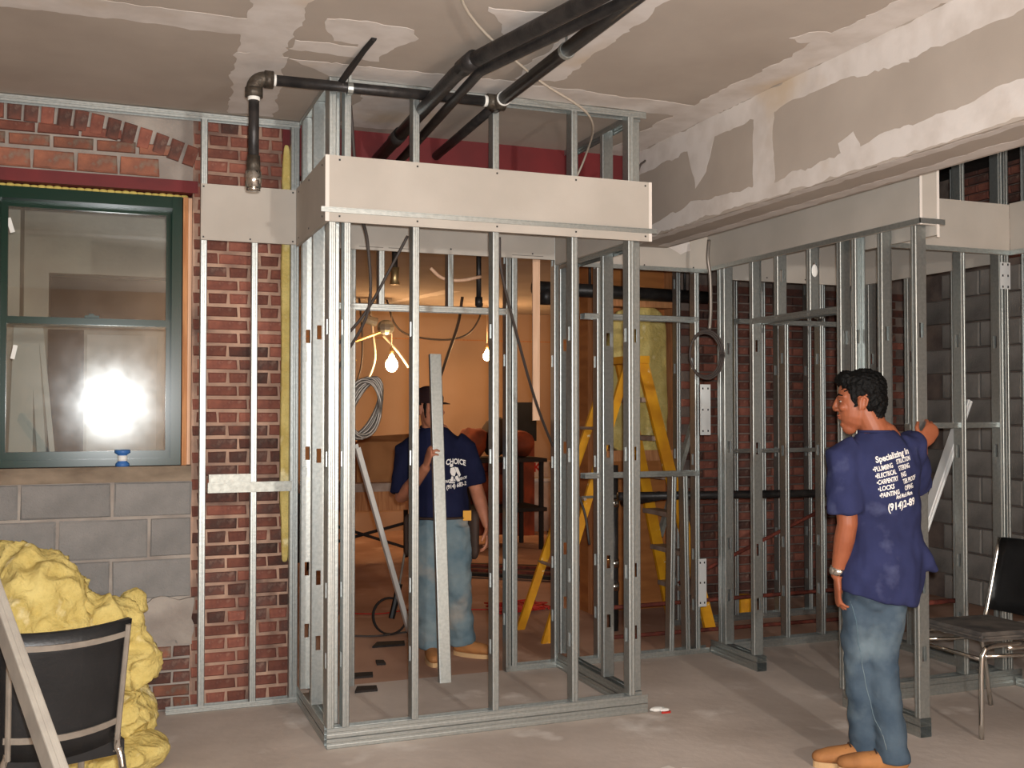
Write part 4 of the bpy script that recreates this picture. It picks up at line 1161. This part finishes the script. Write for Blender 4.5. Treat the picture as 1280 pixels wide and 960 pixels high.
for s in (-0.205, 0.205):
    y = 4.05 + s
    obj('back_post', MB().tube(spline([(4.25, y, 0.43), (4.30, y + (.01 if s > 0 else -.01), 0.50), (4.395, y + (.012 if s > 0 else -.012), 0.87)], 5), 0.011, 8), K['chrome'], c2, True)
    obj('leg', MB().tube(spline([(4.1, y, 0.425), (3.90, y, 0.425), (3.855, y, 0.40), (3.84, y, 0.33), (3.825, y - 0.01, 0.0)], 5), 0.012, 8), K['chrome'], c2, True)
    obj('leg', MB().tube(spline([(4.0, y, 0.41), (4.2, y, 0.40), (4.25, y, 0.35), (4.31, y, 0.0)], 5), 0.012, 8), K['chrome'], c2, True)
obj('seat_rail', MB().tube([(3.87, 3.86, 0.36), (3.87, 4.24, 0.36)], 0.009, 8).tube([(3.865, 4.25, 0.38), (4.25, 4.25, 0.36)], 0.009, 8).tube([(3.865, 3.85, 0.38), (4.25, 3.85, 0.36)], 0.009, 8), K['chrome'], c2, True)

# ------------------------------------------------------------------ people
def blobmesh(mb, name, voxel, smooth, m, wrinkle=None, iters=None):
    me = mb.mesh(name)
    me = final_mesh(me, [('REMESH', dict(mode='VOXEL', voxel_size=voxel)), ('SMOOTH', dict(factor=0.5, iterations=smooth))], name)
    if wrinkle:
        amp, fr, st = wrinkle
        vs = [v.co.copy() for v in me.vertices]
        ns = [v.normal.copy() for v in me.vertices]
        for v, c, nn in zip(me.vertices, vs, ns):
            q = V((c.x * fr * st[0], c.y * fr * st[1], c.z * fr * st[2]))
            v.co = c + nn * amp * (noise.noise(q) + 0.5 * noise.noise(q * 2.3) - 0.1)
    me.materials.clear()
    me.materials.append(m)
    me.polygons.foreach_set('use_smooth', [True] * len(me.polygons))
    return me

def rotz(a):
    return Matrix.Rotation(-a, 3, 'Z')          # heading measured clockwise from +Y

class Fig:
    def __init__(s, origin, heading):
        s.o = V(origin)
        s.M = rotz(R(heading))
    def p(s, *q):
        return s.o + s.M @ V(q)

def hand(mb, wrist, d, n, th, curl, size=1.0, spread=0.12, thumb=0.5):
    """wrist point, d finger direction, n palm normal, th thumb-side direction"""
    d = V(d).normalized()
    n = V(n)
    n = (n - d * n.dot(d)).normalized()
    t = n.cross(d)
    if t.dot(V(th)) < 0:
        t = -t
    w = V(wrist)
    k = size
    mb.tube([w - d * 0.02 * k, w + d * 0.015 * k, w + d * 0.05 * k, w + d * 0.092 * k], [(0.026 * k, 0.019 * k), (0.031 * k, 0.017 * k), (0.041 * k, 0.015 * k), (0.041 * k, 0.012 * k)], 12, side=t, round_=True)
    for i, (off, ln, rr) in enumerate([(0.030, 0.074, 0.0088), (0.010, 0.082, 0.0092), (-0.010, 0.076, 0.0088), (-0.030, 0.060, 0.0078)]):
        b = w + (d * (0.088 - 0.004 * abs(i - 1)) + t * off) * k
        c = curl[i] if isinstance(curl, (list, tuple)) else curl
        dd = (d + t * spread * off / 0.03).normalized()
        pts = [b - dd * 0.02 * k]
        ang = 0
        q = b
        pts.append(q)
        for seg, a in ((0.45, 0.55), (0.32, 1.0), (0.23, 0.75)):
            ang += c * a
            v = dd * cos(ang) + n * sin(ang)
            q = q + v * ln * seg * k
            pts.append(q)
        mb.tube(pts, [rr * k * 1.05, rr * k * 1.05, rr * k, rr * 0.92 * k, rr * 0.8 * k], 8, side=t, round_=True)
    b = w + (d * 0.028 + t * 0.030) * k
    v1 = (d * 0.65 + t * (1 - thumb) + n * thumb).normalized()
    v2 = (d * 0.9 + t * 0.15 + n * (thumb + 0.15)).normalized()
    mb.tube([w + (d * 0.012 + t * 0.012) * k, b + v1 * 0.02 * k, b + v1 * 0.045 * k, b + v1 * 0.045 * k + v2 * 0.032 * k], [0.0145 * k, 0.012 * k, 0.0105 * k, 0.0085 * k], 8, round_=True)

def head_parts(H, f):
    """fills MB f with a head; H maps head-local points (x right, y forward, z up from eye level) to world"""
    def P(*q): return H(*q)
    M3 = Matrix((P(1, 0, 0) - P(0, 0, 0), P(0, 1, 0) - P(0, 0, 0), P(0, 0, 1) - P(0, 0, 0))).transposed()
    def E(c, r): f.ell(P(*c), r, 20, 14, M3)
    E((0, -0.012, 0.04), (0.073, 0.094, 0.083))
    f.tube([P(0, 0.02, 0.07), P(0, 0.024, 0.03), P(0, 0.026, 0.0), P(0, 0.026, -0.035), P(0, 0.03, -0.065), P(0, 0.038, -0.09), P(0, 0.046, -0.108)],
           [(0.062, 0.062), (0.064, 0.066), (0.063, 0.066), (0.060, 0.064), (0.055, 0.060), (0.044, 0.050), (0.027, 0.034)], 20, side=M3 @ V((1, 0, 0)), round_=True)
    f.tube([P(0, 0.088, 0.022), P(0, 0.098, 0.0), P(0, 0.106, -0.022), P(0, 0.102, -0.031)], [0.0075, 0.009, 0.0115, 0.010], 10, round_=True)
    for s in (-1, 1):
        E((s * 0.011, 0.098, -0.031), (0.009, 0.010, 0.008))
        E((s * 0.038, 0.070, -0.022), (0.022, 0.020, 0.018))
        f.tube([P(s * 0.012, 0.088, 0.026), P(s * 0.034, 0.080, 0.029), P(s * 0.052, 0.062, 0.024)], [0.008, 0.009, 0.007], 8, round_=True)
        Me = M3 @ Matrix.Rotation(s * -0.25, 3, 'Z')
        f.ell(P(s * 0.070, -0.008, -0.008), (0.008, 0.020, 0.031), 14, 10, Me)
        f.tube([P(s * 0.075, 0.002, -0.034), P(s * 0.077, -0.002, -0.010), P(s * 0.078, -0.006, 0.014), P(s * 0.079, -0.020, 0.022), P(s * 0.079, -0.032, 0.008), P(s * 0.076, -0.024, -0.02)], 0.0055, 8, round_=True)
    E((0, 0.085, -0.056), (0.024, 0.011, 0.0065))
    E((0, 0.083, -0.067), (0.020, 0.011, 0.007))
    E((0, 0.074, -0.096), (0.020, 0.012, 0.012))
    return P, M3

def eyes(P, M3, t):
    for s in (-1, 1):
        e = obj('eye', MB().ell(P(s * 0.031, 0.0725, 0.004), (0.0110, 0.0115, 0.0062), 12, 8, M3), K['eye'], t, True)
        obj('iris', MB().ell(P(s * 0.031, 0.0815, 0.004), (0.0050, 0.004, 0.0056), 10, 6, M3), K['iris'], e, True)
        obj('eyebrow', MB().tube([P(s * 0.014, 0.094, 0.027), P(s * 0.034, 0.087, 0.034), P(s * 0.052, 0.068, 0.028)], [0.0035, 0.0045, 0.003], 6), K['hair'], t, True)
    obj('lips', MB().ell(P(0, 0.0915, -0.057), (0.021, 0.006, 0.0045), 12, 8, M3).ell(P(0, 0.0895, -0.067), (0.018, 0.006, 0.005), 12, 8, M3), K['lip'], t, True)

def printed(name, text, size, pos, u, v, cast, bvh, parent, off=0.003, wide=1.0, arc=0.0, spacing=1.0, width=None):
    """flat lettering laid on the cloth: pos = world start, u/v text axes, cast = direction to the cloth"""
    cu = bpy.data.curves.new('text_tmp', 'FONT')
    cu.body = text
    cu.size = size
    cu.space_character = spacing
    cu.offset = size * 0.03
    cu.resolution_u = 3
    t = bpy.data.objects.new('text_tmp', cu)
    COL.objects.link(t)
    dg = bpy.context.evaluated_depsgraph_get()
    me = bpy.data.meshes.new_from_object(t.evaluated_get(dg))
    bpy.data.objects.remove(t)
    u, v, cast = V(u), V(v), V(cast).normalized()
    if not me.vertices:
        return None
    wmax = max(q.co.x for q in me.vertices)
    if width:
        wide = width / wmax
    miss = []
    for q in me.vertices:
        x, y = q.co.x * wide, q.co.y
        if arc:
            xx = x - wmax * wide / 2
            y += arc * (0.25 - (xx / (wmax * wide)) ** 2) * 4
        p = V(pos) + u * x + v * y
        hit = bvh.ray_cast(p, cast)
        if hit[0] is None:
            miss.append(q.index)
        else:
            q.co = hit[0] - cast * off
    if miss:
        b = bmesh.new()
        b.from_mesh(me)
        b.verts.ensure_lookup_table()
        bmesh.ops.delete(b, geom=[b.verts[i] for i in miss], context='VERTS')
        b.to_mesh(me)
        b.free()
    me.materials.clear()
    me.materials.append(K['print'])
    return obj(name, me, None, parent)

def bvh_of(me):
    return BVHTree.FromPolygons([v.co for v in me.vertices], [tuple(p.vertices) for p in me.polygons])

def boot(f, P0, ang, parent, m):
    """P0: world point under the ankle, ang: heading of the toe"""
    M = rotz(R(ang))
    Q = lambda x, y, z: P0 + M @ V((x, y, z))
    b = MB()
    sx = M @ V((1, 0, 0))
    b.tube([Q(0, -0.025, 0.06), Q(0, 0.02, 0.062), Q(0, 0.09, 0.055), Q(0, 0.155, 0.05), Q(0, 0.195, 0.045)], [(0.038, 0.042), (0.042, 0.048), (0.047, 0.040), (0.048, 0.034), (0.040, 0.028)], 14, side=sx, round_=True)
    b.tube([Q(0, -0.005, 0.07), Q(0, 0.0, 0.12), Q(0, 0.0, 0.15)], [(0.036, 0.045), (0.036, 0.042), (0.036, 0.042)], 14, side=sx, round_=True)
    o = obj('boot', blobmesh(b, 'boot', 0.008, 4, m), None, parent)
    sl = MB()
    out = []
    for i in range(24):
        a = 2 * pi * i / 24
        y = 0.083 + 0.146 * sin(a)
        x = (0.049 - 0.008 * (1 - sin(a)) / 2) * cos(a)
        out.append(Q(x, y, 0))
    sl.prism(out, (0, 0, 0.026))
    obj('sole', sl, K['bootsole'], o)
    lc = MB()
    for k in range(4):
        y = 0.05 + 0.022 * k
        z = 0.112 - 0.006 * k - 0.004 * k
        lc.tube([Q(-0.026, y, z - 0.008), Q(0, y + 0.004, z + 0.006 - 0.004 * k), Q(0.026, y, z - 0.008)], 0.0035, 6)
    obj('laces', lc, K['leather'], o)
    return o

# --- man at the right, back to the viewer
F1 = Fig((3.10, 3.66, 0), 12)
p = F1.p
m1 = thing('person', tuple(F1.o), label='man in blue printed work shirt and jeans, back turned, touching the right post', cat='person')
hd = rotz(R(-52))
hc = p(-0.072, 0.035, 1.578)
tilt = Matrix.Rotation(-0.04, 3, 'X')
H1 = lambda *q: hc + hd @ (tilt @ V(q))
body = MB()
P1, M31 = head_parts(H1, body)
body.tube([p(-0.012, 0.005, 1.40), p(-0.018, 0.008, 1.46), p(-0.045, 0.022, 1.525), p(-0.062, 0.03, 1.57)], [0.072, 0.060, 0.057, 0.057], 16, round_=True)
body.tube([p(0, 0, 1.0), p(0, 0, 1.25), p(0, 0, 1.40)], [(0.12, 0.08), (0.13, 0.085), (0.10, 0.06)], 16, side=F1.M @ V((1, 0, 0)), round_=True)
# left arm hanging
LS, LE, LW = p(-0.165, 0.0, 1.345), p(-0.165, -0.03, 1.06), p(-0.182, 0.03, 0.835)
body.tube([LS, LS.lerp(LE, .5), LE, LE.lerp(LW, .3), LE.lerp(LW, .7), LW], [0.052, 0.050, 0.043, 0.044, 0.035, 0.028], 14, round_=True)
body.tube([LS, p(0, 0, 1.35)], 0.05, 12, round_=True)
hand(body, LW + V((0, 0, -0.012)), F1.M @ V((0.06, 0.10, -1)), F1.M @ V((1, -0.25, 0)), F1.M @ V((0.15, 1, 0)), [0.35, 0.45, 0.5, 0.55], 0.98, 0.1, 0.35)
# right arm reaching up and forward to the post
RS, RE = p(0.155, 0.03, 1.385), p(0.285, 0.19, 1.205)
HB = V((3.545, 3.90, 1.365))
body.tube([RS, RS.lerp(RE, .5), RE, RE.lerp(HB, .3), RE.lerp(HB, .75), HB], [0.052, 0.050, 0.043, 0.043, 0.034, 0.028], 14, round_=True)
body.tube([RS, p(0, 0, 1.37)], 0.05, 12, round_=True)
hand(body, HB + V((0.0, 0.0, 0.012)), (0.75, 0.06, 0.75), (0.2, 1, -0.1), (-0.75, 0.0, 0.7), [0.5, 0.5, 0.55, 0.6], 1.0, 0.12, 0.15)
obj('body', blobmesh(body, 'body', 0.0042, 3, K['skin1']), None, m1)
eyes(P1, M31, m1)
# hair
hr = MB()
hr.ell(P1(0, -0.018, 0.062), (0.083, 0.100, 0.082), 22, 16, M31)
hr.ell(P1(0, -0.050, 0.010), (0.078, 0.066, 0.078), 22, 16, M31)
hr.ell(P1(0, 0.045, 0.098), (0.064, 0.052, 0.040), 18, 12, M31)
hr.tube([P1(0, -0.080, -0.01), P1(0, -0.070, -0.066)], [(0.06, 0.035), (0.05, 0.028)], 16, side=M31 @ V((1, 0, 0)), round_=True)
for s in (-1, 1):
    hr.tube([P1(s * 0.069, 0.026, 0.05), P1(s * 0.070, 0.022, 0.01), P1(s * 0.068, 0.018, -0.018)], [(0.010, 0.018), (0.008, 0.014), (0.005, 0.009)], 10, side=M31 @ V((1, 0, 0)), round_=True)
obj('hair', blobmesh(hr, 'hair', 0.0055, 2, K['hair'], (0.007, 75, (1, 1, 1))), None, m1)
# shirt
SX = F1.M @ V((1, 0, 0))
sh1 = MB()
sh1.tube([p(-0.012, 0.0, 0.738), p(0.008, -0.005, 0.85), p(0.018, -0.005, 1.0), p(0.01, 0.0, 1.15), p(0.0, 0.0, 1.28), p(-0.004, 0.0, 1.36), p(-0.012, 0.003, 1.42), p(-0.014, 0.004, 1.452)],
         [(0.168, 0.15), (0.172, 0.148), (0.162, 0.13), (0.165, 0.125), (0.178, 0.125), (0.168, 0.108), (0.115, 0.085), (0.074, 0.068)], 28, side=SX)
sh1.tube([p(-0.11, 0, 1.365), LS + V((0, 0, 0.0)), LS.lerp(LE, .45), LS.lerp(LE, .86)], [(0.07, 0.07), (0.078, 0.08), (0.078, 0.085), (0.080, 0.086)], 20, side=SX)
sh1.tube([p(0.10, 0.01, 1.38), RS, RS.lerp(RE, .5), RS.lerp(RE, 1.02)], [(0.07, 0.07), (0.074, 0.076), (0.070, 0.075), (0.068, 0.074)], 20, side=SX)
sh1.tube([p(0.07, -0.02, 1.02), p(0.165, -0.03, 0.90), p(0.235, -0.03, 0.85)], [(0.07, 0.07), (0.055, 0.06), (0.014, 0.03)], 14, side=SX)
shirt1 = blobmesh(sh1, 'shirt', 0.0085, 3, K['navy'], (0.014, 8, (1.2, 1.2, 0.9)))
so = obj('shirt', shirt1, None, m1)
obj('collar', MB().tube([p(-0.016 + 0.070 * cos(a), 0.006 + 0.064 * sin(a), 1.450) for a in [i * 2 * pi / 24 for i in range(25)]], 0.006, 8), K['navy'], so, True)
# jeans
jn = MB()
LH, LKn, LA = p(-0.065, 0.02, 0.86), p(-0.068, 0.065, 0.46), p(-0.045, 0.05, 0.065)
RH, RKn, RA = p(0.030, 0.0, 0.86), p(0.005, 0.015, 0.46), p(0.022, -0.055, 0.052)
jn.tube([p(-0.01, 0.0, 0.98), p(-0.012, 0.0, 0.88), p(-0.02, 0.0, 0.80)], [(0.125, 0.10), (0.13, 0.11), (0.135, 0.115)], 24, side=SX, round_=True)
jn.tube([LH, LH.lerp(LKn, .4), LKn, LKn.lerp(LA, .5), LA], [(0.075, 0.09), (0.086, 0.096), (0.068, 0.078), (0.064, 0.074), (0.066, 0.076)], 20, side=SX)
jn.tube([RH, RH.lerp(RKn, .4), RKn, RKn.lerp(RA, .5), RA], [(0.084, 0.10), (0.083, 0.097), (0.070, 0.080), (0.068, 0.078), (0.072, 0.084)], 20, side=SX)
jeans1 = blobmesh(jn, 'jeans', 0.0085, 3, K['jeans'], (0.011, 9, (1, 1, 1.3)))
jo = obj('jeans', jeans1, None, m1)
bj = bvh_of(jeans1)
sm = MB()
for (x0, y0), (x1, y1) in [((-0.15, 0.78), (-0.03, 0.12))]:
    pts = []
    for k in range(26):
        f_ = k / 25
        q = p(x0 + (x1 - x0) * f_, -0.6, y0 + (y1 - y0) * f_)
        h_ = bj.ray_cast(q, F1.M @ V((0, 1, 0)))
        if h_[0] is not None:
            pts.append(h_[0] - F1.M @ V((0, 0.001, 0)))
    sm.tube(pts, 0.0016, 5)
obj('seam', sm, K['jeanspale'], jo, True)
boot(F1, V((LA.x, LA.y, 0)), -66, m1, K['boot'])
boot(F1, V((RA.x, RA.y, 0)), -60, m1, K['boot'])
wt = MB()
dW = (LW - LE).normalized()
wt.tube([LW - dW * 0.035, LW - dW * 0.005], [0.0345, 0.0335], 18)
wo = obj('watch', wt, K['chrome'], m1, True)
obj('watch_case', MB().ell(LW - dW * 0.02 + F1.M @ V((-0.034, -0.004, 0)), (0.007, 0.017, 0.017), 12, 8, F1.M), K['strap'], wo, True)
bv1 = bvh_of(shirt1)
ca = F1.M @ V((0, 1, 0))
ta = 0.24
uu = F1.M @ V((cos(ta), 0, sin(ta)))
vv = F1.M @ V((-sin(ta) * 0.35, 0, 1)).normalized()
def line(x, z, s, size, width):
    printed('print', s, size, p(x, -0.6, z), uu, vv, ca, bv1, so, 0.0025, width=width)
line(-0.070, 1.320, 'Specializing In', 0.036, 0.162)
for k, (a, b, wa, wb) in enumerate([('\u2022PLUMBING', 'STRUCTION', 0.084, 0.072), ('\u2022ELECTRICAL', 'STERING', 0.090, 0.058), ('\u2022CARPENTRY', 'ING', 0.089, 0.028), ('\u2022LOCKS', 'TER PROOF', 0.064, 0.076), ('\u2022PAINTING', 'OFING', 0.080, 0.050)]):
    x = -0.084 + 0.0055 * k
    z = 1.282 - 0.0272 * k
    line(x, z, a, 0.027, wa)
    line(x + 0.104, z + 0.032, b, 0.027, wb)
line(0.002, 1.170, 'And Much More', 0.024, 0.080)
line(-0.030, 1.118, '(914)2-89', 0.042, 0.126)

# --- man in the doorway behind the studs
F2 = Fig((1.90, 6.30, 0), 196.8)
p = F2.p
m2 = thing('person', tuple(F2.o), label='man in dark cap and pale jeans in the doorway, holding a bright steel stud', cat='person')
hd = rotz(R(150))
hc = p(0.035, 0.03, 1.545)
H2 = lambda *q: hc + hd @ V(q)
body = MB()
P2, M32 = head_parts(H2, body)
body.tube([p(0.01, 0.0, 1.36), p(0.015, 0.0, 1.43), p(0.03, 0.012, 1.49), p(0.034, 0.02, 1.53)], [0.075, 0.062, 0.058, 0.058], 16, round_=True)
SX2 = F2.M @ V((1, 0, 0))
body.tube([p(0, 0, 1.0), p(0, 0, 1.25), p(0, 0, 1.36)], [(0.13, 0.09), (0.14, 0.09), (0.11, 0.07)], 16, side=SX2, round_=True)
AS, AE = p(0.178, 0.0, 1.285), p(0.20, 0.06, 1.00)
AW = V((1.742, 5.955, 1.20))
body.tube([AS, AS.lerp(AE, .5), AE, AE.lerp(AW, .3), AE.lerp(AW, .75), AW], [0.054, 0.052, 0.044, 0.045, 0.036, 0.029], 14, round_=True)
body.tube([AS, p(0, 0, 1.30)], 0.05, 12, round_=True)
hand(body, AW + V((0.0, -0.008, 0.012)), (0.05, -0.55, 0.8), (1, 0.05, 0.0), (0, 0.8, 0.6), [0.75, 0.8, 0.85, 0.9], 1.0, 0.08, 0.35)
BS, BE, BW = p(-0.192, 0.0, 1.30), p(-0.262, -0.04, 1.04), p(-0.325, 0.06, 0.83)
body.tube([BS, BS.lerp(BE, .5), BE, BE.lerp(BW, .3), BE.lerp(BW, .75), BW], [0.054, 0.052, 0.044, 0.045, 0.036, 0.029], 14, round_=True)
body.tube([BS, p(0, 0, 1.32)], 0.05, 12, round_=True)
hand(body, BW + V((0, 0, -0.012)), F2.M @ V((-0.05, 0.12, -1)), F2.M @ V((1, -0.2, 0)), F2.M @ V((0.1, 1, 0)), [0.45, 0.5, 0.55, 0.6], 1.0, 0.1, 0.3)
obj('body', blobmesh(body, 'body', 0.005, 3, K['skin2']), None, m2)
eyes(P2, M32, m2)
hr = MB()
hr.ell(P2(0, -0.03, 0.03), (0.078, 0.082, 0.075), 20, 14, M32)
for s in (-1, 1):
    hr.tube([P2(s * 0.066, 0.03, 0.03), P2(s * 0.067, 0.028, -0.01), P2(s * 0.062, 0.03, -0.05)], [(0.008, 0.014), (0.006, 0.012), (0.004, 0.010)], 10, side=M32 @ V((1, 0, 0)), round_=True)
obj('hair', blobmesh(hr, 'hair', 0.006, 2, K['hair']), None, m2)
cap_ = MB()
cap_.ell(P2(0, -0.008, 0.062), (0.086, 0.104, 0.082), 22, 16, M32)
cap_.tube([P2(0, -0.008, 0.042), P2(0, -0.008, 0.075)], [(0.086, 0.105), (0.087, 0.105)], 22, side=M32 @ V((1, 0, 0)))
me = blobmesh(cap_, 'cap', 0.006, 2, K['capcloth'])
for v in me.vertices:
    l = M32.inverted() @ (v.co - hc)
    if l.z < 0.035:
        l.z = 0.035
        v.co = hc + M32 @ l
cpo = obj('cap', me, None, m2)
br = MB()
out_t = [P2(0.075 * sin(a), 0.068 + 0.085 * cos(a), 0.048 - 0.02 * cos(a) - 0.012 * sin(a) ** 2) for a in [(-pi / 2) + i * pi / 14 for i in range(15)]]
br.prism(out_t, M32 @ V((0, 0, 0.005)))
obj('cap_brim', br, K['capcloth'], cpo)
obj('cap_badge', MB().ell(P2(0.022, 0.089, 0.085), (0.016, 0.006, 0.016), 12, 8, M32), K['paperwhite'], cpo, True)
sh2 = MB()
sh2.tube([p(-0.035, 0.0, 0.865), p(-0.03, 0.0, 0.95), p(-0.015, 0.0, 1.08), p(-0.005, 0.0, 1.20), p(0.0, 0.0, 1.29), p(0.005, 0.0, 1.355), p(0.012, 0.0, 1.41), p(0.014, 0.0, 1.435)],
         [(0.182, 0.135), (0.186, 0.14), (0.184, 0.14), (0.186, 0.135), (0.188, 0.125), (0.150, 0.105), (0.105, 0.085), (0.076, 0.072)], 28, side=SX2)
sh2.tube([p(0.12, 0, 1.32), AS, AS.lerp(AE, .5), AS.lerp(AE, .93)], [(0.07, 0.07), (0.072, 0.075), (0.072, 0.08), (0.076, 0.084)], 20, side=SX2)
sh2.tube([p(-0.13, 0, 1.34), BS, BS.lerp(BE, .5), BS.lerp(BE, .85)], [(0.07, 0.07), (0.078, 0.08), (0.074, 0.08), (0.076, 0.082)], 20, side=SX2)
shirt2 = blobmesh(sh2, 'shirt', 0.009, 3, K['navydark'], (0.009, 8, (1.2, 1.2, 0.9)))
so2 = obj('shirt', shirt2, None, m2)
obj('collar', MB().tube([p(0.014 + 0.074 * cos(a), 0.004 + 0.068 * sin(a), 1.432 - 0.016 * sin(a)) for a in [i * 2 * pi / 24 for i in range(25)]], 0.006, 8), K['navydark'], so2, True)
bv2 = bvh_of(shirt2)
ca = F2.M @ V((0, -1, 0))
tl = 0.10
uu = F2.M @ V((-cos(tl), 0, sin(tl)))
vv = F2.M @ V((0, 0, 1))
printed('print', '1ST CHOICE', 0.046, p(-0.008, 0.6, 1.175), uu, vv, ca, bv2, so2, 0.003, 0.86, 0.022, width=0.185)
printed('print', 'APARTMENT & RENOV', 0.024, p(-0.055, 0.6, 1.090), F2.M @ V((-1, 0, 0.16)), vv, ca, bv2, so2, 0.003, width=0.145)
printed('print', '(914) 683-2', 0.034, p(-0.072, 0.6, 1.054), F2.M @ V((-1, 0, 0.16)), vv, ca, bv2, so2, 0.003, width=0.125)
# emblem: a walking figure carrying a load
def emblem(polys):
    b = MB()
    for poly in polys:
        pts = []
        for x, z in poly:
            q = p(-0.128 - x * 1.1, 0.6, 1.150 + z * 1.1)
            h_ = bv2.ray_cast(q, ca)
            pts.append((h_[0] - ca * 0.003) if h_[0] is not None else q)
        b.add(pts, [tuple(range(len(pts)))])
    return b
obj('emblem', emblem([[(-.030, .050), (-.016, .054), (-.012, .040), (-.022, .034), (-.032, .038)], [(-.028, .030), (-.008, .034), (.004, .010), (-.004, -.016), (-.022, -.012), (-.030, .006)],
    [(-.006, .036), (.014, .030), (.030, -.010), (.022, -.022), (.008, .0)], [(-.022, -.016), (-.010, -.018), (-.018, -.044), (-.030, -.044)], [(-.004, -.020), (.012, -.012), (.026, -.044), (.012, -.048)], [(-.036, -.048), (.034, -.052), (.034, -.058), (-.036, -.054)]]), K['print'], so2)
jn = MB()
LH, LKn, LA = p(0.055, 0.0, 0.82), p(0.035, 0.04, 0.45), p(0.022, 0.03, 0.075)
RH, RKn, RA = p(-0.13, 0.0, 0.82), p(-0.135, 0.02, 0.45), p(-0.175, -0.05, 0.085)
jn.tube([p(-0.035, 0.0, 0.91), p(-0.036, 0.0, 0.85), p(-0.038, 0.0, 0.78)], [(0.165, 0.12), (0.175, 0.13), (0.175, 0.13)], 24, side=SX2, round_=True)
jn.tube([LH, LH.lerp(LKn, .4), LKn, LKn.lerp(LA, .5), LA], [(0.10, 0.12), (0.105, 0.115), (0.095, 0.10), (0.092, 0.095), (0.094, 0.098)], 20, side=SX2)
jn.tube([RH, RH.lerp(RKn, .4), RKn, RKn.lerp(RA, .5), RA], [(0.10, 0.12), (0.105, 0.115), (0.092, 0.10), (0.088, 0.094), (0.090, 0.094)], 20, side=SX2)
obj('jeans', blobmesh(jn, 'jeans', 0.009, 3, K['jeanspale'], (0.013, 9, (1, 1, 1.3))), None, m2)
be = obj('tool_belt', MB().tube([p(-0.035 + 0.188 * cos(a), 0.142 * sin(a), 0.875) for a in [i * 2 * pi / 28 for i in range(29)]], [(0.008, 0.022)] * 29, 8, side=(0, 0, 1)), K['leather'], m2, True)
obj('pouch', MB().tube([p(-0.24, 0.03, 0.86), p(-0.245, 0.03, 0.66)], [(0.035, 0.06), (0.028, 0.05)], 12, round_=True), K['leather'], be, True)
obj('tape_measure', MB().obox(p(-0.20, 0.10, 0.89), (0.05, 0.03, 0.06), F2.M), K['ladder'], be)
obj('pouch', MB().tube([p(0.14, 0.11, 0.86), p(0.145, 0.115, 0.68)], [(0.05, 0.03), (0.04, 0.022)], 12, round_=True), K['leather'], be, True)
boot(F2, V((LA.x, LA.y, 0)), 190, m2, K['boot'])
boot(F2, V((RA.x, RA.y, 0)), 135, m2, K['boot'])


# red letter on the pale carton
cw = bpy.data.objects['carton_white']
k_ = printed('letter', 'K', 0.16, (5.13, 12.0, 0.73), (1, 0, 0), (0, 0, 1), (0, 1, 0), bvh_of(cw.data), cw, 0.003, width=0.12)
k_.data.materials.clear()
k_.data.materials.append(K['orangecord'])
